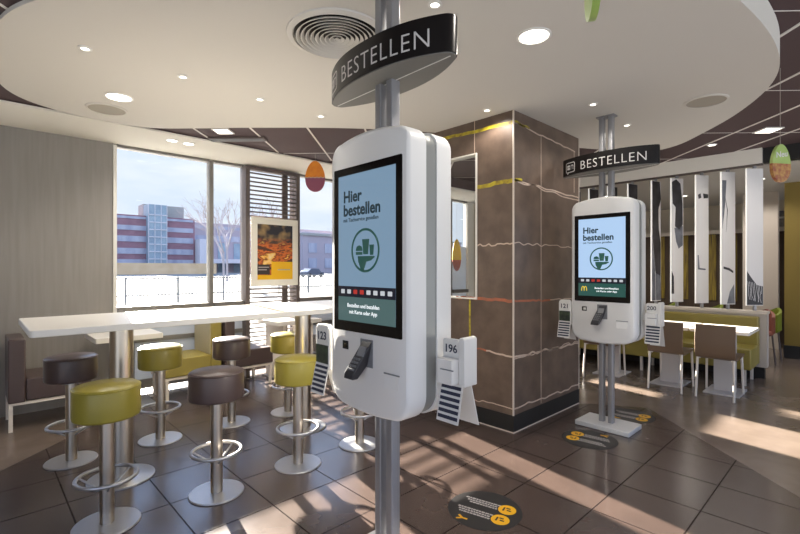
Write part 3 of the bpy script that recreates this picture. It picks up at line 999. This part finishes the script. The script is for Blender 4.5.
def make_table(y0, y1, label):
    t = thing('dining_table', label, 'table', (6.24, (y0 + y1) / 2, 0), 0, 'white tables along the olive bench')
    h = (y1 - y0) / 2
    bm = B(); zprism(bm, rrect(-.32, .32, -h, h, .012, 3), .700, .735)
    obj('tabletop', bm, M['table'], t, bevel=.003)
    obj('pedestal', bx(.0, .05, -.105, .105, .012, .70), M['pedestal'], t, smooth=False)
    obj('foot_plate', bx(-.2, .25, -.17, .17, 0, .012), M['pedestal'], t, smooth=False)
    return t
make_table(.885, 1.43, 'white dining table at the right end of the olive bench')
make_table(1.445, 1.99, 'white dining table partly behind the brown chair next to the far kiosk')
make_table(2.14, 2.70, 'white dining table hidden behind the far kiosk')

t = thing('wall_bench', 'long olive yellow bench along the slat partition', 'bench', (6.95, 2.6, 0))
obj('backrest', bx(.21, .33, -1.62, 1.9, .20, .80), M['bgreen'], t, bevel=.015, seg=3)
obj('seat', bx(-.28, .21, -1.62, 1.9, .20, .45), M['bgreen'], t, bevel=.015, seg=3)
for y in (-1.55, -.4, .7, 1.8):
    for x in (-.22, .25):
        bm = B(); bar(bm, (x, y, 0), (x, y, .2), .03, .03); obj('leg', bm, M['legwhite'], t, smooth=False)

t = thing('low_partition', 'low cream partition with ledge behind the olive bench carrying the slats', 'partition', (7.38, 2.6, 0))
obj('panel', bx(-.09, .07, -1.69, 2.0, .15, .83), M['partition'], t, smooth=False)
obj('plinth', bx(-.05, .05, -1.66, 1.98, 0, .15), M['mat_black'], t, smooth=False)
obj('ledge', bx(-.11, .09, -1.70, 2.0, .83, .865), M['ledge'], t, bevel=.003)
struct(obj('trim_5', bx(7.32, 7.40, .96, 4.6, 2.748, 2.766), M['dframe'], smooth=False), 'dark rail the slats hang from')

# vertical slats
W2 = .107; TH = .010
RR = Vector((.7247, -.689, 0)); NN = Vector((-.689, -.7247, 0))
def make_slat(y, label, art, turn=0.0):
    t = thing('printed_slat', label, 'vertical slat', (7.37, y + .012, 0), math.atan2(RR.y, RR.x) + math.radians(turn), 'printed slats above the low partition')
    # local x along the width, local -y towards the room
    obj('panel', bx(-W2, W2, -TH, TH, .93, 2.715), M['slatw'], t, bevel=.002)
    for z0, z1 in ((.866, .93), (2.715, 2.748)):
        bm = B(); bar(bm, (0, 0, z0), (0, 0, z1), .03, .03)
        obj('pin', bm, M['alu'], t, smooth=False)
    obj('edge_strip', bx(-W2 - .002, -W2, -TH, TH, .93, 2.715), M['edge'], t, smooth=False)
    P = [p for p in art]
    for pts, mk in P:
        bm = B()
        prism(bm, pts, lambda a, b: (a * W2, -TH - .0015, b), lambda a, b: (a * W2, -TH, b))
        obj('print', bm, M[mk], t, smooth=False)
    return t
full_dark = [([(-.9, 2.71), (.7, 2.71), (.99, 2.45), (.4, 2.3), (.5, 2.0), (.9, 1.8), (.9, 1.3), (-.2, 1.35), (-.9, 1.9)], 'print'), ([(-.2, 1.35), (.9, 1.3), (.95, .94), (-.1, .94)], 'printmid'), ([(-.98, 1.9), (-.3, 1.4), (-.2, .94), (-.98, .94)], 'printmid')]
make_slat(2.20, 'printed slat with dark full length hair print, just right of the far kiosk', full_dark, 27)
make_slat(1.925, 'printed slat with dark hair on its upper half', [([(-.9, 2.66), (-.2, 2.70), (.5, 2.64), (.85, 2.35), (.9, 2.05), (.3, 1.98), (-.4, 2.02), (-.3, 2.3), (-.8, 2.35)], 'print'), ([(-.5, 2.0), (.9, 2.03), (.9, 1.75), (.2, 1.70), (-.2, 1.8)], 'printmid'), ([(-.95, 1.38), (-.6, 1.30), (-.55, 1.05), (-.98, 1.05)], 'print')], 15)
make_slat(1.618, 'printed slat with a few small dark marks near its top', [([(-.7, 2.44), (-.3, 2.46), (-.2, 2.40), (-.6, 2.38)], 'print'), ([(.1, 2.46), (.9, 2.45), (.9, 2.40), (.2, 2.39)], 'print'), ([(-.75, 1.60), (-.6, 1.60), (-.45, 1.42), (.5, 1.41), (.5, 1.39), (-.7, 1.40)], 'printmid')], 13)
make_slat(1.32, 'printed slat with thin dark strands down its left side', [([(-.9, 2.6), (-.3, 2.6), (-.45, 2.3), (-.85, 1.95)], 'printmid'), ([(-.5, 2.4), (-.1, 2.2), (-.3, 1.9), (-.2, 2.2)], 'print'), ([(-.7, 1.44), (.1, 1.42), (.7, 1.38), (.7, 1.35), (.0, 1.39), (-.7, 1.41)], 'print'), ([(.2, 1.1), (.8, 1.2), (.9, .94), (-.2, .94)], 'printmid')], 9)
sl5 = [([(-.98, 1.38), (-.5, 1.30), (.2, 1.20), (.95, 1.18), (.95, .94), (-.98, .94)], 'print')]
make_slat(1.035, 'printed slat with dark scribbled lower end, rightmost at the partition end', sl5)
for i in range(4):
    make_slat(2.53 + .30 * i, ['printed dark topped slat behind the far kiosk poles', 'second printed dark topped slat beyond the kiosk poles', 'third printed dark topped slat left of the kiosk poles', 'printed dark topped slat next to the edge of the brown wall'][i], [([(-.98, 2.71), (.98, 2.71), (.98, 2.2), (-.5, 2.1)], 'print')], 27)
# white scribble strands on the last slat
root5 = [o for o in COL.objects if o.get('label', '').startswith('printed slat with dark scribbled')][0]
bm = B()
for k in range(9):
    r = random.Random(k)
    x = -.9 + .2 * k
    ribbon(bm, [(W2 * (x + .1 * i * r.uniform(.2, 1)), 1.25 - .06 * i - .02 * k * .3) for i in range(5) if abs(x + .1 * i) < .95], .004, lambda a, b, h: (min(W2 * .95, a), -TH - .0015 - h, b), .0008)
obj('print', bm, M['slatw'], root5, smooth=False)

# ------------------------------------------------------------------ far dining zone
struct(obj('wall_right', bx(9.3, 9.5, -3.4, .945, .2, 2.766), M['olivewall'], smooth=False), 'olive wall panel at the far right')
struct(obj('baseboard_right', bx(9.28, 9.5, -3.4, .955, 0, .2), M['mat_black'], smooth=False))
struct(obj('trim_4', bx(10.2, 10.35, 1.12, 1.62, 0, 2.766), M['partition'], smooth=False), 'grey pillar seen past the partition end')
M['cur_d'] = mat('curtain_dark', rgb(74, 58, 44), .7, col2=rgb(60, 48, 38), scale=3, stretch=(10, 10, .4))
M['cur_y'] = mat('curtain_gold', rgb(150, 130, 40), .6, col2=rgb(84, 66, 34), scale=9, stretch=(6, 6, .3))
t = thing('striped_panel', 'dark brown and gold striped wall panel seen between the slats', 'wall panel', (11.1, 3.0, 0))
obj('backing', bx(0, .06, -1.9, 2.5, 0, 2.12), M['cur_d'], t, smooth=False)
for i, y in enumerate((-1.6, -1.15, -.8, -.3, .15, .7, 1.25, 1.9)):
    obj('gold_stripe', bx(-.02, 0, y, y + (.16 if i % 2 else .26), .75, 2.12), M['cur_y'], t, smooth=False)
obj('top_light', bx(-.06, .06, -1.9, 2.5, 2.12, 2.2), M['ledge'], t, smooth=False)
M['shelfpics'] = mat('pictures_mix', rgb(150, 140, 130), .5, col2=rgb(70, 76, 96), scale=7)
t = thing('picture_board', 'narrow picture board on the far wall beside the olive wall', 'picture', (11.55, 1.42, 0))
obj('board', bx(0, .05, -.3, .05, .9, 2.55), M['shelfpics'], t, smooth=False)
for z in (1.2, 1.6, 2.0, 2.4): obj('shelf', bx(-.06, 0, -.3, .05, z, z + .03), M['white'], t, smooth=False)

M['lime'] = mat('lime_vinyl', rgb(120, 132, 40), .5)
def far_chair(loc, rz, label, m):
    t = thing('lounge_chair', label, 'chair', loc, rz)
    bm = B(); lathe(bm, [(0, .42), (.2, .42), (.22, .45), (.2, .48), (0, .48)], n=24)
    obj('seat', bm, m, t)
    bm = B()
    q = []
    for i in range(11):
        a = -1.2 + 2.4 * i / 10
        q.append((a,))
    ri, ro = .2, .235
    vs = []
    for (a,) in q:
        h = .80 - .10 * abs(a) / 1.2
        vs.append([bm.verts.new((-r_ * math.cos(a), r_ * math.sin(a), z_)) for r_, z_ in ((ri, .46), (ro, .46), (ro, h), (ri, h))])
    for a, b in zip(vs, vs[1:]):
        for k in range(4):
            bm.faces.new((a[k], a[(k + 1) % 4], b[(k + 1) % 4], b[k]))
    bm.faces.new(vs[0]); bm.faces.new(vs[-1][::-1])
    obj('backrest', bm, m, t)
    for x, y in ((-.14, -.14), (-.14, .14), (.14, -.14), (.14, .14)):
        bm = B(); rod(bm, (x * 1.2, y * 1.2, 0), (x, y, .43), .012, n=8); obj('leg', bm, M['dframe'], t)
    return t
M['redv'] = mat('rust_vinyl', rgb(140, 84, 70), .5)
far_chair((9.0, 1.18, 0), 2.2, 'lime green rounded chair seen past the end of the partition', M['lime'])
far_chair((8.5, 1.20, 0), 2.6, 'rust coloured chair right behind the partition end', M['redv'])
far_chair((9.4, 2.0, 0), 2.0, 'lime green rounded chair glimpsed between the fourth and fifth slats', M['lime'])
far_chair((9.6, 2.75, 0), 1.6, 'lime green rounded chair glimpsed between the second and third slats', M['lime'])

# ------------------------------------------------------------------ ceiling fittings
def point(x, y, z, e, r=.06, col=(1, .93, .84)):
    d = bpy.data.lights.new('lamp', 'SPOT'); d.energy = e; d.shadow_soft_size = r; d.color = col
    d.spot_size = math.radians(150); d.spot_blend = .6
    o = bpy.data.objects.new('lamp', d); COL.objects.link(o); o.location = (x, y, z)
    return o
def downlight(x, y, r, label, e, z=ZC, grp='ceiling downlights'):
    t = thing('ceiling_downlight', label, 'downlight', (x, y, z), 0, grp)
    bm = B(); rt = r + .016
    lathe(bm, [(rt, 0), (rt, -.004), (r * 1.05, -.008), (r, -.004), (r, 0)], n=32)
    obj('trim_ring', bm, M['white'], t)
    bm = B(); lathe(bm, [(0, -.004), (r, -.004), (r, -.001), (0, -.001)], n=28)
    obj('lens', bm, M['lampw'], t)
    point(x, y, z - .02, e, r * .8)
    return t
EL, ES = 40.0, 15.0
downlight(1.75, .78, .085, 'added unseen round lamp brightening the right side of the nearest kiosk', 40)  # added lamp, out of view, to brighten the kiosk side
downlight(.836, 4.122, .086, 'large round downlight beside the round ceiling speaker at the left', EL)
downlight(2.379, 1.362, .084, 'large round downlight in the ceiling between the two kiosks', EL)
for (x, y, lb) in ((.498, 3.349, 'small spotlight nearest the left ceiling edge'), (1.076, 3.367, 'small spotlight second from the left ceiling edge'), (1.668, 3.389, 'small spotlight third in the row left of the nearest sign'),
                   (2.25, 3.392, 'small spotlight below left of the nearest black sign'), (1.721, 1.548, 'small spotlight just above the nearest black sign'),
                   (3.2, 2.278, 'small spotlight in front of the brown wall corner'), (3.72, 1.589, 'small spotlight left of the far kiosk poles'), (4.50, 1.60, 'small spotlight right of the far kiosk poles')):
    downlight(x, y, .022, lb, ES)
for (x, y, lb) in ((1.53, 5.13, 'left spotlight of the pair in the window soffit'), (1.70, 5.14, 'right spotlight of the pair in the window soffit')):
    downlight(x, y, .05, lb, ES)
downlight(6.68, 1.37, .04, 'small spotlight in the dark ceiling near the slat screen', ES, ZD)
for i, (x, y) in enumerate(((8.6, 1.15), (9.6, 1.3), (8.4, 2.2), (9.6, 2.4), (8.6, 3.4), (9.8, 3.7))):
    downlight(x, y, .05, ['small downlight of the far dining zone near the partition end', 'small downlight of the far dining zone before the grey pillar', 'small far zone downlight behind the middle slats', 'small far zone downlight further behind the middle slats', 'small far zone downlight behind the kiosk', 'small far zone downlight furthest back'][i], ES * 2.2, 2.766, 'far zone downlights')
def panel_light(x, y, s, z, label, e, rz=PI / 4):
    t = thing('ceiling_panel_light', label, 'ceiling light', (x, y, z), rz)
    bm = B(); box(bm, -s, s, -s, s, -.012, -.001); obj('panel_frame', bm, M['white'], t, smooth=False)
    bm = B(); box(bm, -s + .015, s - .015, -s + .015, s - .015, -.014, -.012); obj('diffuser', bm, M['lampd'], t, smooth=False)
    point(x, y, z - .04, e, s)
panel_light(6.41, .79, .10, ZD, 'square light panel in the dark ceiling at the upper right', 30)
panel_light(1.82, 4.50, .085, ZL, 'square light panel in the dark ceiling near the window soffit', 30)
# ceiling speakers
for x, y, lb in ((.825, 4.504, 'round flush ceiling speaker at the left near the soffit'), (4.32, .926, 'round flush ceiling speaker at the right')):
    t = thing('ceiling_speaker', lb, 'speaker', (x, y, ZC), 0, 'ceiling speakers')
    bm = B(); lathe(bm, [(.155, 0), (.155, -.006), (.138, -.010), (.138, -.004)], n=40); obj('rim', bm, M['ceil'], t)
    bm = B(); lathe(bm, [(0, -.006), (.138, -.006), (.138, -.002), (0, -.002)], n=40); obj('grille', bm, M['grille'], t)
# round air diffuser
t = thing('air_diffuser', 'large round ringed air diffuser in the white ceiling', 'air vent', (1.543, 2.156, ZC))
bm = B(); lathe(bm, [(.290, 0), (.288, -.010), (.255, -.018), (.248, -.004)], n=64); obj('outer_ring', bm, M['ceil'], t)
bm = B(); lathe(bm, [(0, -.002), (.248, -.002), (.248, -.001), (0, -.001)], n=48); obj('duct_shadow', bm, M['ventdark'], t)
for k in range(9):
    r = .238 - k * .0275
    bm = B(); lathe(bm, [(r, -.024), (r - .017, -.008), (r - .021, -.008), (r - .005, -.025), (r, -.024)], n=56)
    obj('ring', bm, M['ceil'], t)
# slot vent
t = thing('slot_vent', 'dark linear slot vent in the ceiling beside the window soffit', 'air vent', (2.04, 4.655, ZL), PI / 4)
obj('vent_body', bx(-.06, .06, -.3, .3, -.02, -.001), M['dframe'], t, smooth=False)
bm = B()
for x in (-.035, .0, .035): box(bm, x - .006, x + .006, -.28, .28, -.024, -.02)
obj('vent_blade', bm, M['mgrey'], t, smooth=False)

# ------------------------------------------------------------------ hanging egg signs
def egg_pts(w, h, n=32):
    return [(w * math.sin(2 * PI * i / n) * (1 - .16 * math.cos(2 * PI * i / n)), h * math.cos(2 * PI * i / n)) for i in range(n)]
def make_egg(loc, rz, w, h, ztop, label, top, bot, split, nm='hanging_egg_sign', extra=None):
    t = thing(nm, label, 'hanging sign', loc, rz)
    P = egg_pts(w, h)
    zs = split * h
    ex = w * math.sqrt(max(0, 1 - split * split)) * (1 - .16 * split)
    up = [(x, z) for x, z in P if z > zs + .002] + [(ex, zs), (-ex, zs)]; dn = [(x, z) for x, z in P if z < zs - .002] + [(ex, zs), (-ex, zs)]
    # order the halves
    cu, cd = (zs + h) / 2, (zs - h) / 2
    up = sorted(up, key=lambda q: math.atan2(q[1] - cu, q[0])); dn = sorted(dn, key=lambda q: math.atan2(q[1] - cd, q[0]))
    bm = B(); yprism(bm, up, -.012, .012); obj('upper_part', bm, top, t, ang=50)
    bm = B(); yprism(bm, dn, -.012, .012); obj('lower_part', bm, bot, t, ang=50)
    bm = B(); rod(bm, (0, 0, h - .005), (0, 0, ztop - loc[2]), .0015, n=6); obj('cord', bm, M['string'], t)
    if extra: extra(t)
    return t
M['eggo'] = mat('egg_orange', rgb(226, 140, 30), .4, col2=rgb(206, 110, 20), scale=10)
M['eggp'] = mat('egg_purple', rgb(132, 66, 88), .4)
M['eggg'] = mat('egg_green', rgb(176, 200, 116), .4, col2=rgb(150, 180, 90), scale=8)
M['eggf'] = mat('egg_food', rgb(196, 150, 80), .4, col2=rgb(150, 70, 50), scale=28)
M['eggy'] = mat('egg_yellow', rgb(240, 196, 30), .4)
M['eggr'] = mat('egg_red', rgb(170, 80, 40), .4)
face = A - PI / 2
def ex1(t):
    bm = B(); ribbon(bm, [(-.115 + .023 * i, -.014 + .006 * math.cos(PI * i)) for i in range(11)], .007, lambda a, b, h: (a, -.0125 - h, b), .001)
    obj('band', bm, M['cream'], t, smooth=False)
make_egg((2.97, 4.6, 2.519), face, .117, .186, ZL, 'orange and purple egg sign hanging by the window left of the nearest kiosk', M['eggo'], M['eggp'], -.08, extra=ex1)
def ex2(t):
    b_ = text_bm('Neu', .062, .001, .0008, 'CENTER'); warp(b_, lambda a, b, c: (a, -.0135 - c, .048 + b + .15 * a)); obj('lettering', b_, M['white'], t, smooth=False)
make_egg((4.5, .482, 2.225), -PI / 2 + 1.0, .085, .146, ZD, 'green egg sign with food picture hanging at the right edge', M['eggg'], M['eggf'], -.02, extra=ex2)
make_egg((1.50, .640, 2.415), .40 + .16, .11, .158, ZD, 'green egg sign at the top edge, only its lower tip in view', M['eggg'], M['eggg'], .1)
make_egg((6.80, 5.55, 1.67), -.7, .085, .31, ZC, 'tall yellow and rust egg sign seen through the glazed opening of the brown wall', M['eggy'], M['eggr'], -.30)

# ------------------------------------------------------------------ outside
M['snow'] = mat('pale_ground', rgb(112, 112, 112), .9, col2=rgb(74, 76, 74), scale=.5)
M['brick'] = mat('red_brick', rgb(146, 108, 118), .85, col2=rgb(128, 92, 104), scale=.4)
M['winband'] = mat('window_band', rgb(170, 172, 186), .35, col2=rgb(138, 142, 162), scale=.5, stretch=(1, 1, .2))
M['towerg'] = mat('tower_glass', rgb(146, 164, 174), .4, col2=rgb(124, 142, 156), scale=.3)
M['pent'] = mat('penthouse_grey', rgb(150, 150, 146), .8)
M['bgrey'] = mat('pale_render', rgb(206, 202, 206), .85)
M['lbrick'] = mat('pale_brick', rgb(164, 154, 162), .85)
M['bark'] = mat('bark', rgb(164, 157, 160), .9)
M['rail'] = mat('railing_grey', rgb(130, 130, 126), .6)
M['sand'] = mat('sand_bank', rgb(226, 196, 156), .9, col2=rgb(206, 172, 130), scale=.3)
M['carp'] = mat('car_paint', rgb(70, 80, 100), .3)
struct(obj('ground', bx(-60, 260, 5.92, 420, -.35, -.12), M['snow'], smooth=False))

t = thing('office_building', 'red brick office block with glass stair tower beyond the window', 'building', (0, 150, 0))
obj('wall', bx(10, 51.5, 0, 14, -.2, 17.1), M['brick'], t, smooth=False)
for z0, z1 in ((2.4, 4.0), (5.6, 7.3), (9.2, 10.9), (12.6, 14.0), (16.0, 16.7)):
    obj('window_band', bx(11, 51, -.15, 0, z0, z1), M['winband'], t, smooth=False)
bm = B(); box(bm, 37.5, 42.6, -2.5, 3, -.1, 20.4); obj('glass_tower', bm, M['towerg'], t, smooth=False)
bm = B()
for k in range(8): box(bm, 37.4, 42.7, -2.62, -2.5, 2.2 * k + 1.8, 2.2 * k + 2.05)
for x in (37.5, 39.2, 40.9, 42.5): box(bm, x - .08, x + .08, -2.62, -2.5, 0, 20.4)
obj('tower_mullion', bm, M['bgrey'], t, smooth=False)
obj('penthouse', bx(37.5, 49.2, 3.2, 9, 17.1, 21.0), M['pent'], t, smooth=False)
obj('ground_storey', bx(10, 51.5, -.6, 0, -.1, 2.2), M['bgrey'], t, smooth=False)

t = thing('brick_wing', 'pale brick building with white entrance block right of the office block', 'building', (0, 154, 0))
obj('wall', bx(51.6, 110, 0, 12, -.2, 16.6), M['lbrick'], t, smooth=False)
for z0, z1 in ((10.4, 12.4), (14.6, 15.6)): obj('window_band', bx(52, 109, -.15, 0, z0, z1), M['winband'], t, smooth=False)
obj('entrance_block', bx(51.7, 55.0, -8, -.2, -.2, 10.6), M['bgrey'], t, smooth=False)
for x in (56, 60.5, 66): obj('glass_bay', bx(x, x + 2.6, -.2, 0, 0, 10), M['towerg'], t, smooth=False)
obj('canopy', bx(54, 72, -5, -.2, 3.0, 4.4), M['bgrey'], t, smooth=False)
t = thing('corner_building', 'pale building with rows of windows beyond the right window pane', 'building', (0, 120, 0))
obj('wall', bx(73, 150, 0, 12, -.2, 11.5), M['lbrick'], t, smooth=False)
obj('roof_line', bx(72.8, 150, -.4, 12, 11.5, 12.3), M['pent'], t, smooth=False)
for k in range(11):
    for z0 in (1.5, 6.2): obj('window', bx(75 + k * 6, 78 + k * 6, -.15, 0, z0, z0 + 3), M['winband'], t, smooth=False)
obj('sand_bank', bx(15, 46, 118, 126, -.1, 2.6), M['sand'])
bpy.data.objects['sand_bank']['label'] = 'pale orange earth bank before the brick office block'
bpy.data.objects['sand_bank']['category'] = 'bank'

def fence(x0, x1, y, label):
    t = thing('railing', label, 'railing', (0, y, 0), 0)
    bm = B()
    for z in (.25, .95): box(bm, x0, x1, -.03, .03, z, z + .06)
    obj('rail', bm, M['rail'], t, smooth=False)
    x = x0
    bm = B()
    while x < x1:
        box(bm, x - .01, x + .01, -.01, .01, -.12, .97); x += .14
    obj('baluster', bm, M['rail'], t, smooth=False)
    for k in range(int((x1 - x0) / 2) + 1):
        bm = B(); box(bm, x0 + 2 * k - .035, x0 + 2 * k + .035, -.035, .035, -.12, 1.05); obj('post', bm, M['rail'], t, smooth=False)
fence(2.5, 9.4, 21.0, 'grey metal railing across the lawn outside the left window')
fence(11.0, 25.0, 24.0, 'grey metal railing outside the right window')

def tree(x, y, h, label, seed):
    t = thing('bare_tree', label, 'tree', (x, y, -.12), 0, 'bare winter trees outside')
    r = random.Random(seed)
    tb, bb = B(), B()
    def grow(bm, p, d, l, rad, lev):
        q = p + d * l
        rod(bm, p, q, rad, rad * .7, n=6 if lev < 2 else 4, cap=False)
        if lev >= 5: return
        for k in range(3 if lev < 3 else 2):
            a = r.uniform(0, 2 * PI); sp = r.uniform(.35, .75)
            u, v = frame_of(d)
            nd = (d + (u * math.cos(a) + v * math.sin(a)) * sp + Vector((0, 0, .12))).normalized()
            grow(bb, p + d * l * r.uniform(.65, 1.0), nd, l * r.uniform(.6, .78), rad * .62, lev + 1)
    grow(tb, Vector((0, 0, 0)), Vector((0, 0, 1)), h * .34, h * .013, 0)
    obj('trunk', tb, M['bark'], t); obj('branch', bb, M['bark'], t)
tree(21.5, 52.0, 11.5, 'bare tree between the two left window panes', 3)
tree(14.6, 36.0, 8.5, 'bare tree in front of the glass tower side', 5)
tree(24.0, 44.0, 10.0, 'bare tree in front of the pale brick wing', 8)
tree(29.5, 40.0, 7.5, 'bare tree outside the right window pane', 11)
t = thing('parked_car', 'dark car parked outside beyond the right window', 'car', (42, 66, -.12), .2)
bm = B(); yprism(bm, [(-2.1, .35), (2.1, .35), (2.1, .85), (1.3, .95), (.8, 1.45), (-1.0, 1.45), (-1.7, .95), (-2.1, .9)], -.85, .85); obj('body', bm, M['carp'], t, bevel=.06)
for x in (-1.3, 1.3):
    for y in (-.8, .8):
        bm = B(); rod(bm, (x, y - .1, .33), (x, y + .1, .33), .33, n=20); obj('wheel', bm, M['mat_black'], t)

# ------------------------------------------------------------------ light
SE, SA = math.radians(16.8), math.radians(80.7)
sd = bpy.data.lights.new('sun', 'SUN'); sd.energy = 62.0; sd.angle = math.radians(.6); sd.color = (1.0, .90, .78)
so = bpy.data.objects.new('sun', sd); COL.objects.link(so)
v = -Vector((math.cos(SA) * math.cos(SE), math.sin(SA) * math.cos(SE), math.sin(SE)))
so.rotation_euler = v.to_track_quat('-Z', 'Y').to_euler()

w = bpy.data.worlds.new('sky'); SC.world = w; w.use_nodes = True
nt = w.node_tree; bg = nt.nodes['Background']
tc = nt.nodes.new('ShaderNodeTexCoord'); sep = nt.nodes.new('ShaderNodeSeparateXYZ'); nt.links.new(tc.outputs['Generated'], sep.inputs[0])
rp = nt.nodes.new('ShaderNodeValToRGB'); e = rp.color_ramp.elements
e[0].position = 0.0; e[0].color = (.64, .71, .82, 1); e[1].position = .62; e[1].color = (.80, 1.18, 2.0, 1)
k = e.new(.22); k.color = (.58, .67, .83, 1)
k = e.new(.42); k.color = (1.05, 1.45, 2.4, 1)
nt.links.new(sep.outputs[2], rp.inputs[0])
mp = nt.nodes.new('ShaderNodeMapping'); mp.inputs['Scale'].default_value = (1.5, 1.5, 5); nt.links.new(tc.outputs['Generated'], mp.inputs[0])
nz = nt.nodes.new('ShaderNodeTexNoise'); nz.inputs['Scale'].default_value = 2.2; nz.inputs['Detail'].default_value = 6; nt.links.new(mp.outputs[0], nz.inputs['Vector'])
cr = nt.nodes.new('ShaderNodeValToRGB'); cr.color_ramp.elements[0].position = .42; cr.color_ramp.elements[1].position = .68
nt.links.new(nz.outputs['Fac'], cr.inputs[0])
mx = nt.nodes.new('ShaderNodeMixRGB'); nt.links.new(cr.outputs[0], mx.inputs[0]); nt.links.new(rp.outputs[0], mx.inputs[1]); 
cc = nt.nodes.new('ShaderNodeValToRGB'); cc.color_ramp.elements[0].position = .2; cc.color_ramp.elements[0].color = (.80, .82, .85, 1); cc.color_ramp.elements[1].position = .42; cc.color_ramp.elements[1].color = (1.25, 1.5, 2.1, 1)
nt.links.new(sep.outputs[2], cc.inputs[0]); nt.links.new(cc.outputs[0], mx.inputs[2])
# glow below the horizon, added to brighten the ceiling
lt = nt.nodes.new('ShaderNodeMath'); lt.operation = 'LESS_THAN'; nt.links.new(sep.outputs[2], lt.inputs[0]); lt.inputs[1].default_value = 0.0
mg = nt.nodes.new('ShaderNodeMixRGB'); nt.links.new(lt.outputs[0], mg.inputs[0]); nt.links.new(mx.outputs[0], mg.inputs[1]); mg.inputs[2].default_value = (1.42, 1.50, 1.58, 1)
nt.links.new(mg.outputs[0], bg.inputs[0]); bg.inputs[1].default_value = 1.25

vs = SC.view_settings
SC.display_settings.display_device = 'sRGB'
vs.view_transform = 'Standard'; vs.look = 'None'; vs.gamma = 1.0; vs.exposure = 0.1; vs.use_curve_mapping = False
SC.cycles.max_bounces = 10
SC.cycles.diffuse_bounces = 5
SC.cycles.sample_clamp_indirect = 6.0
SC.cycles.use_denoising = True
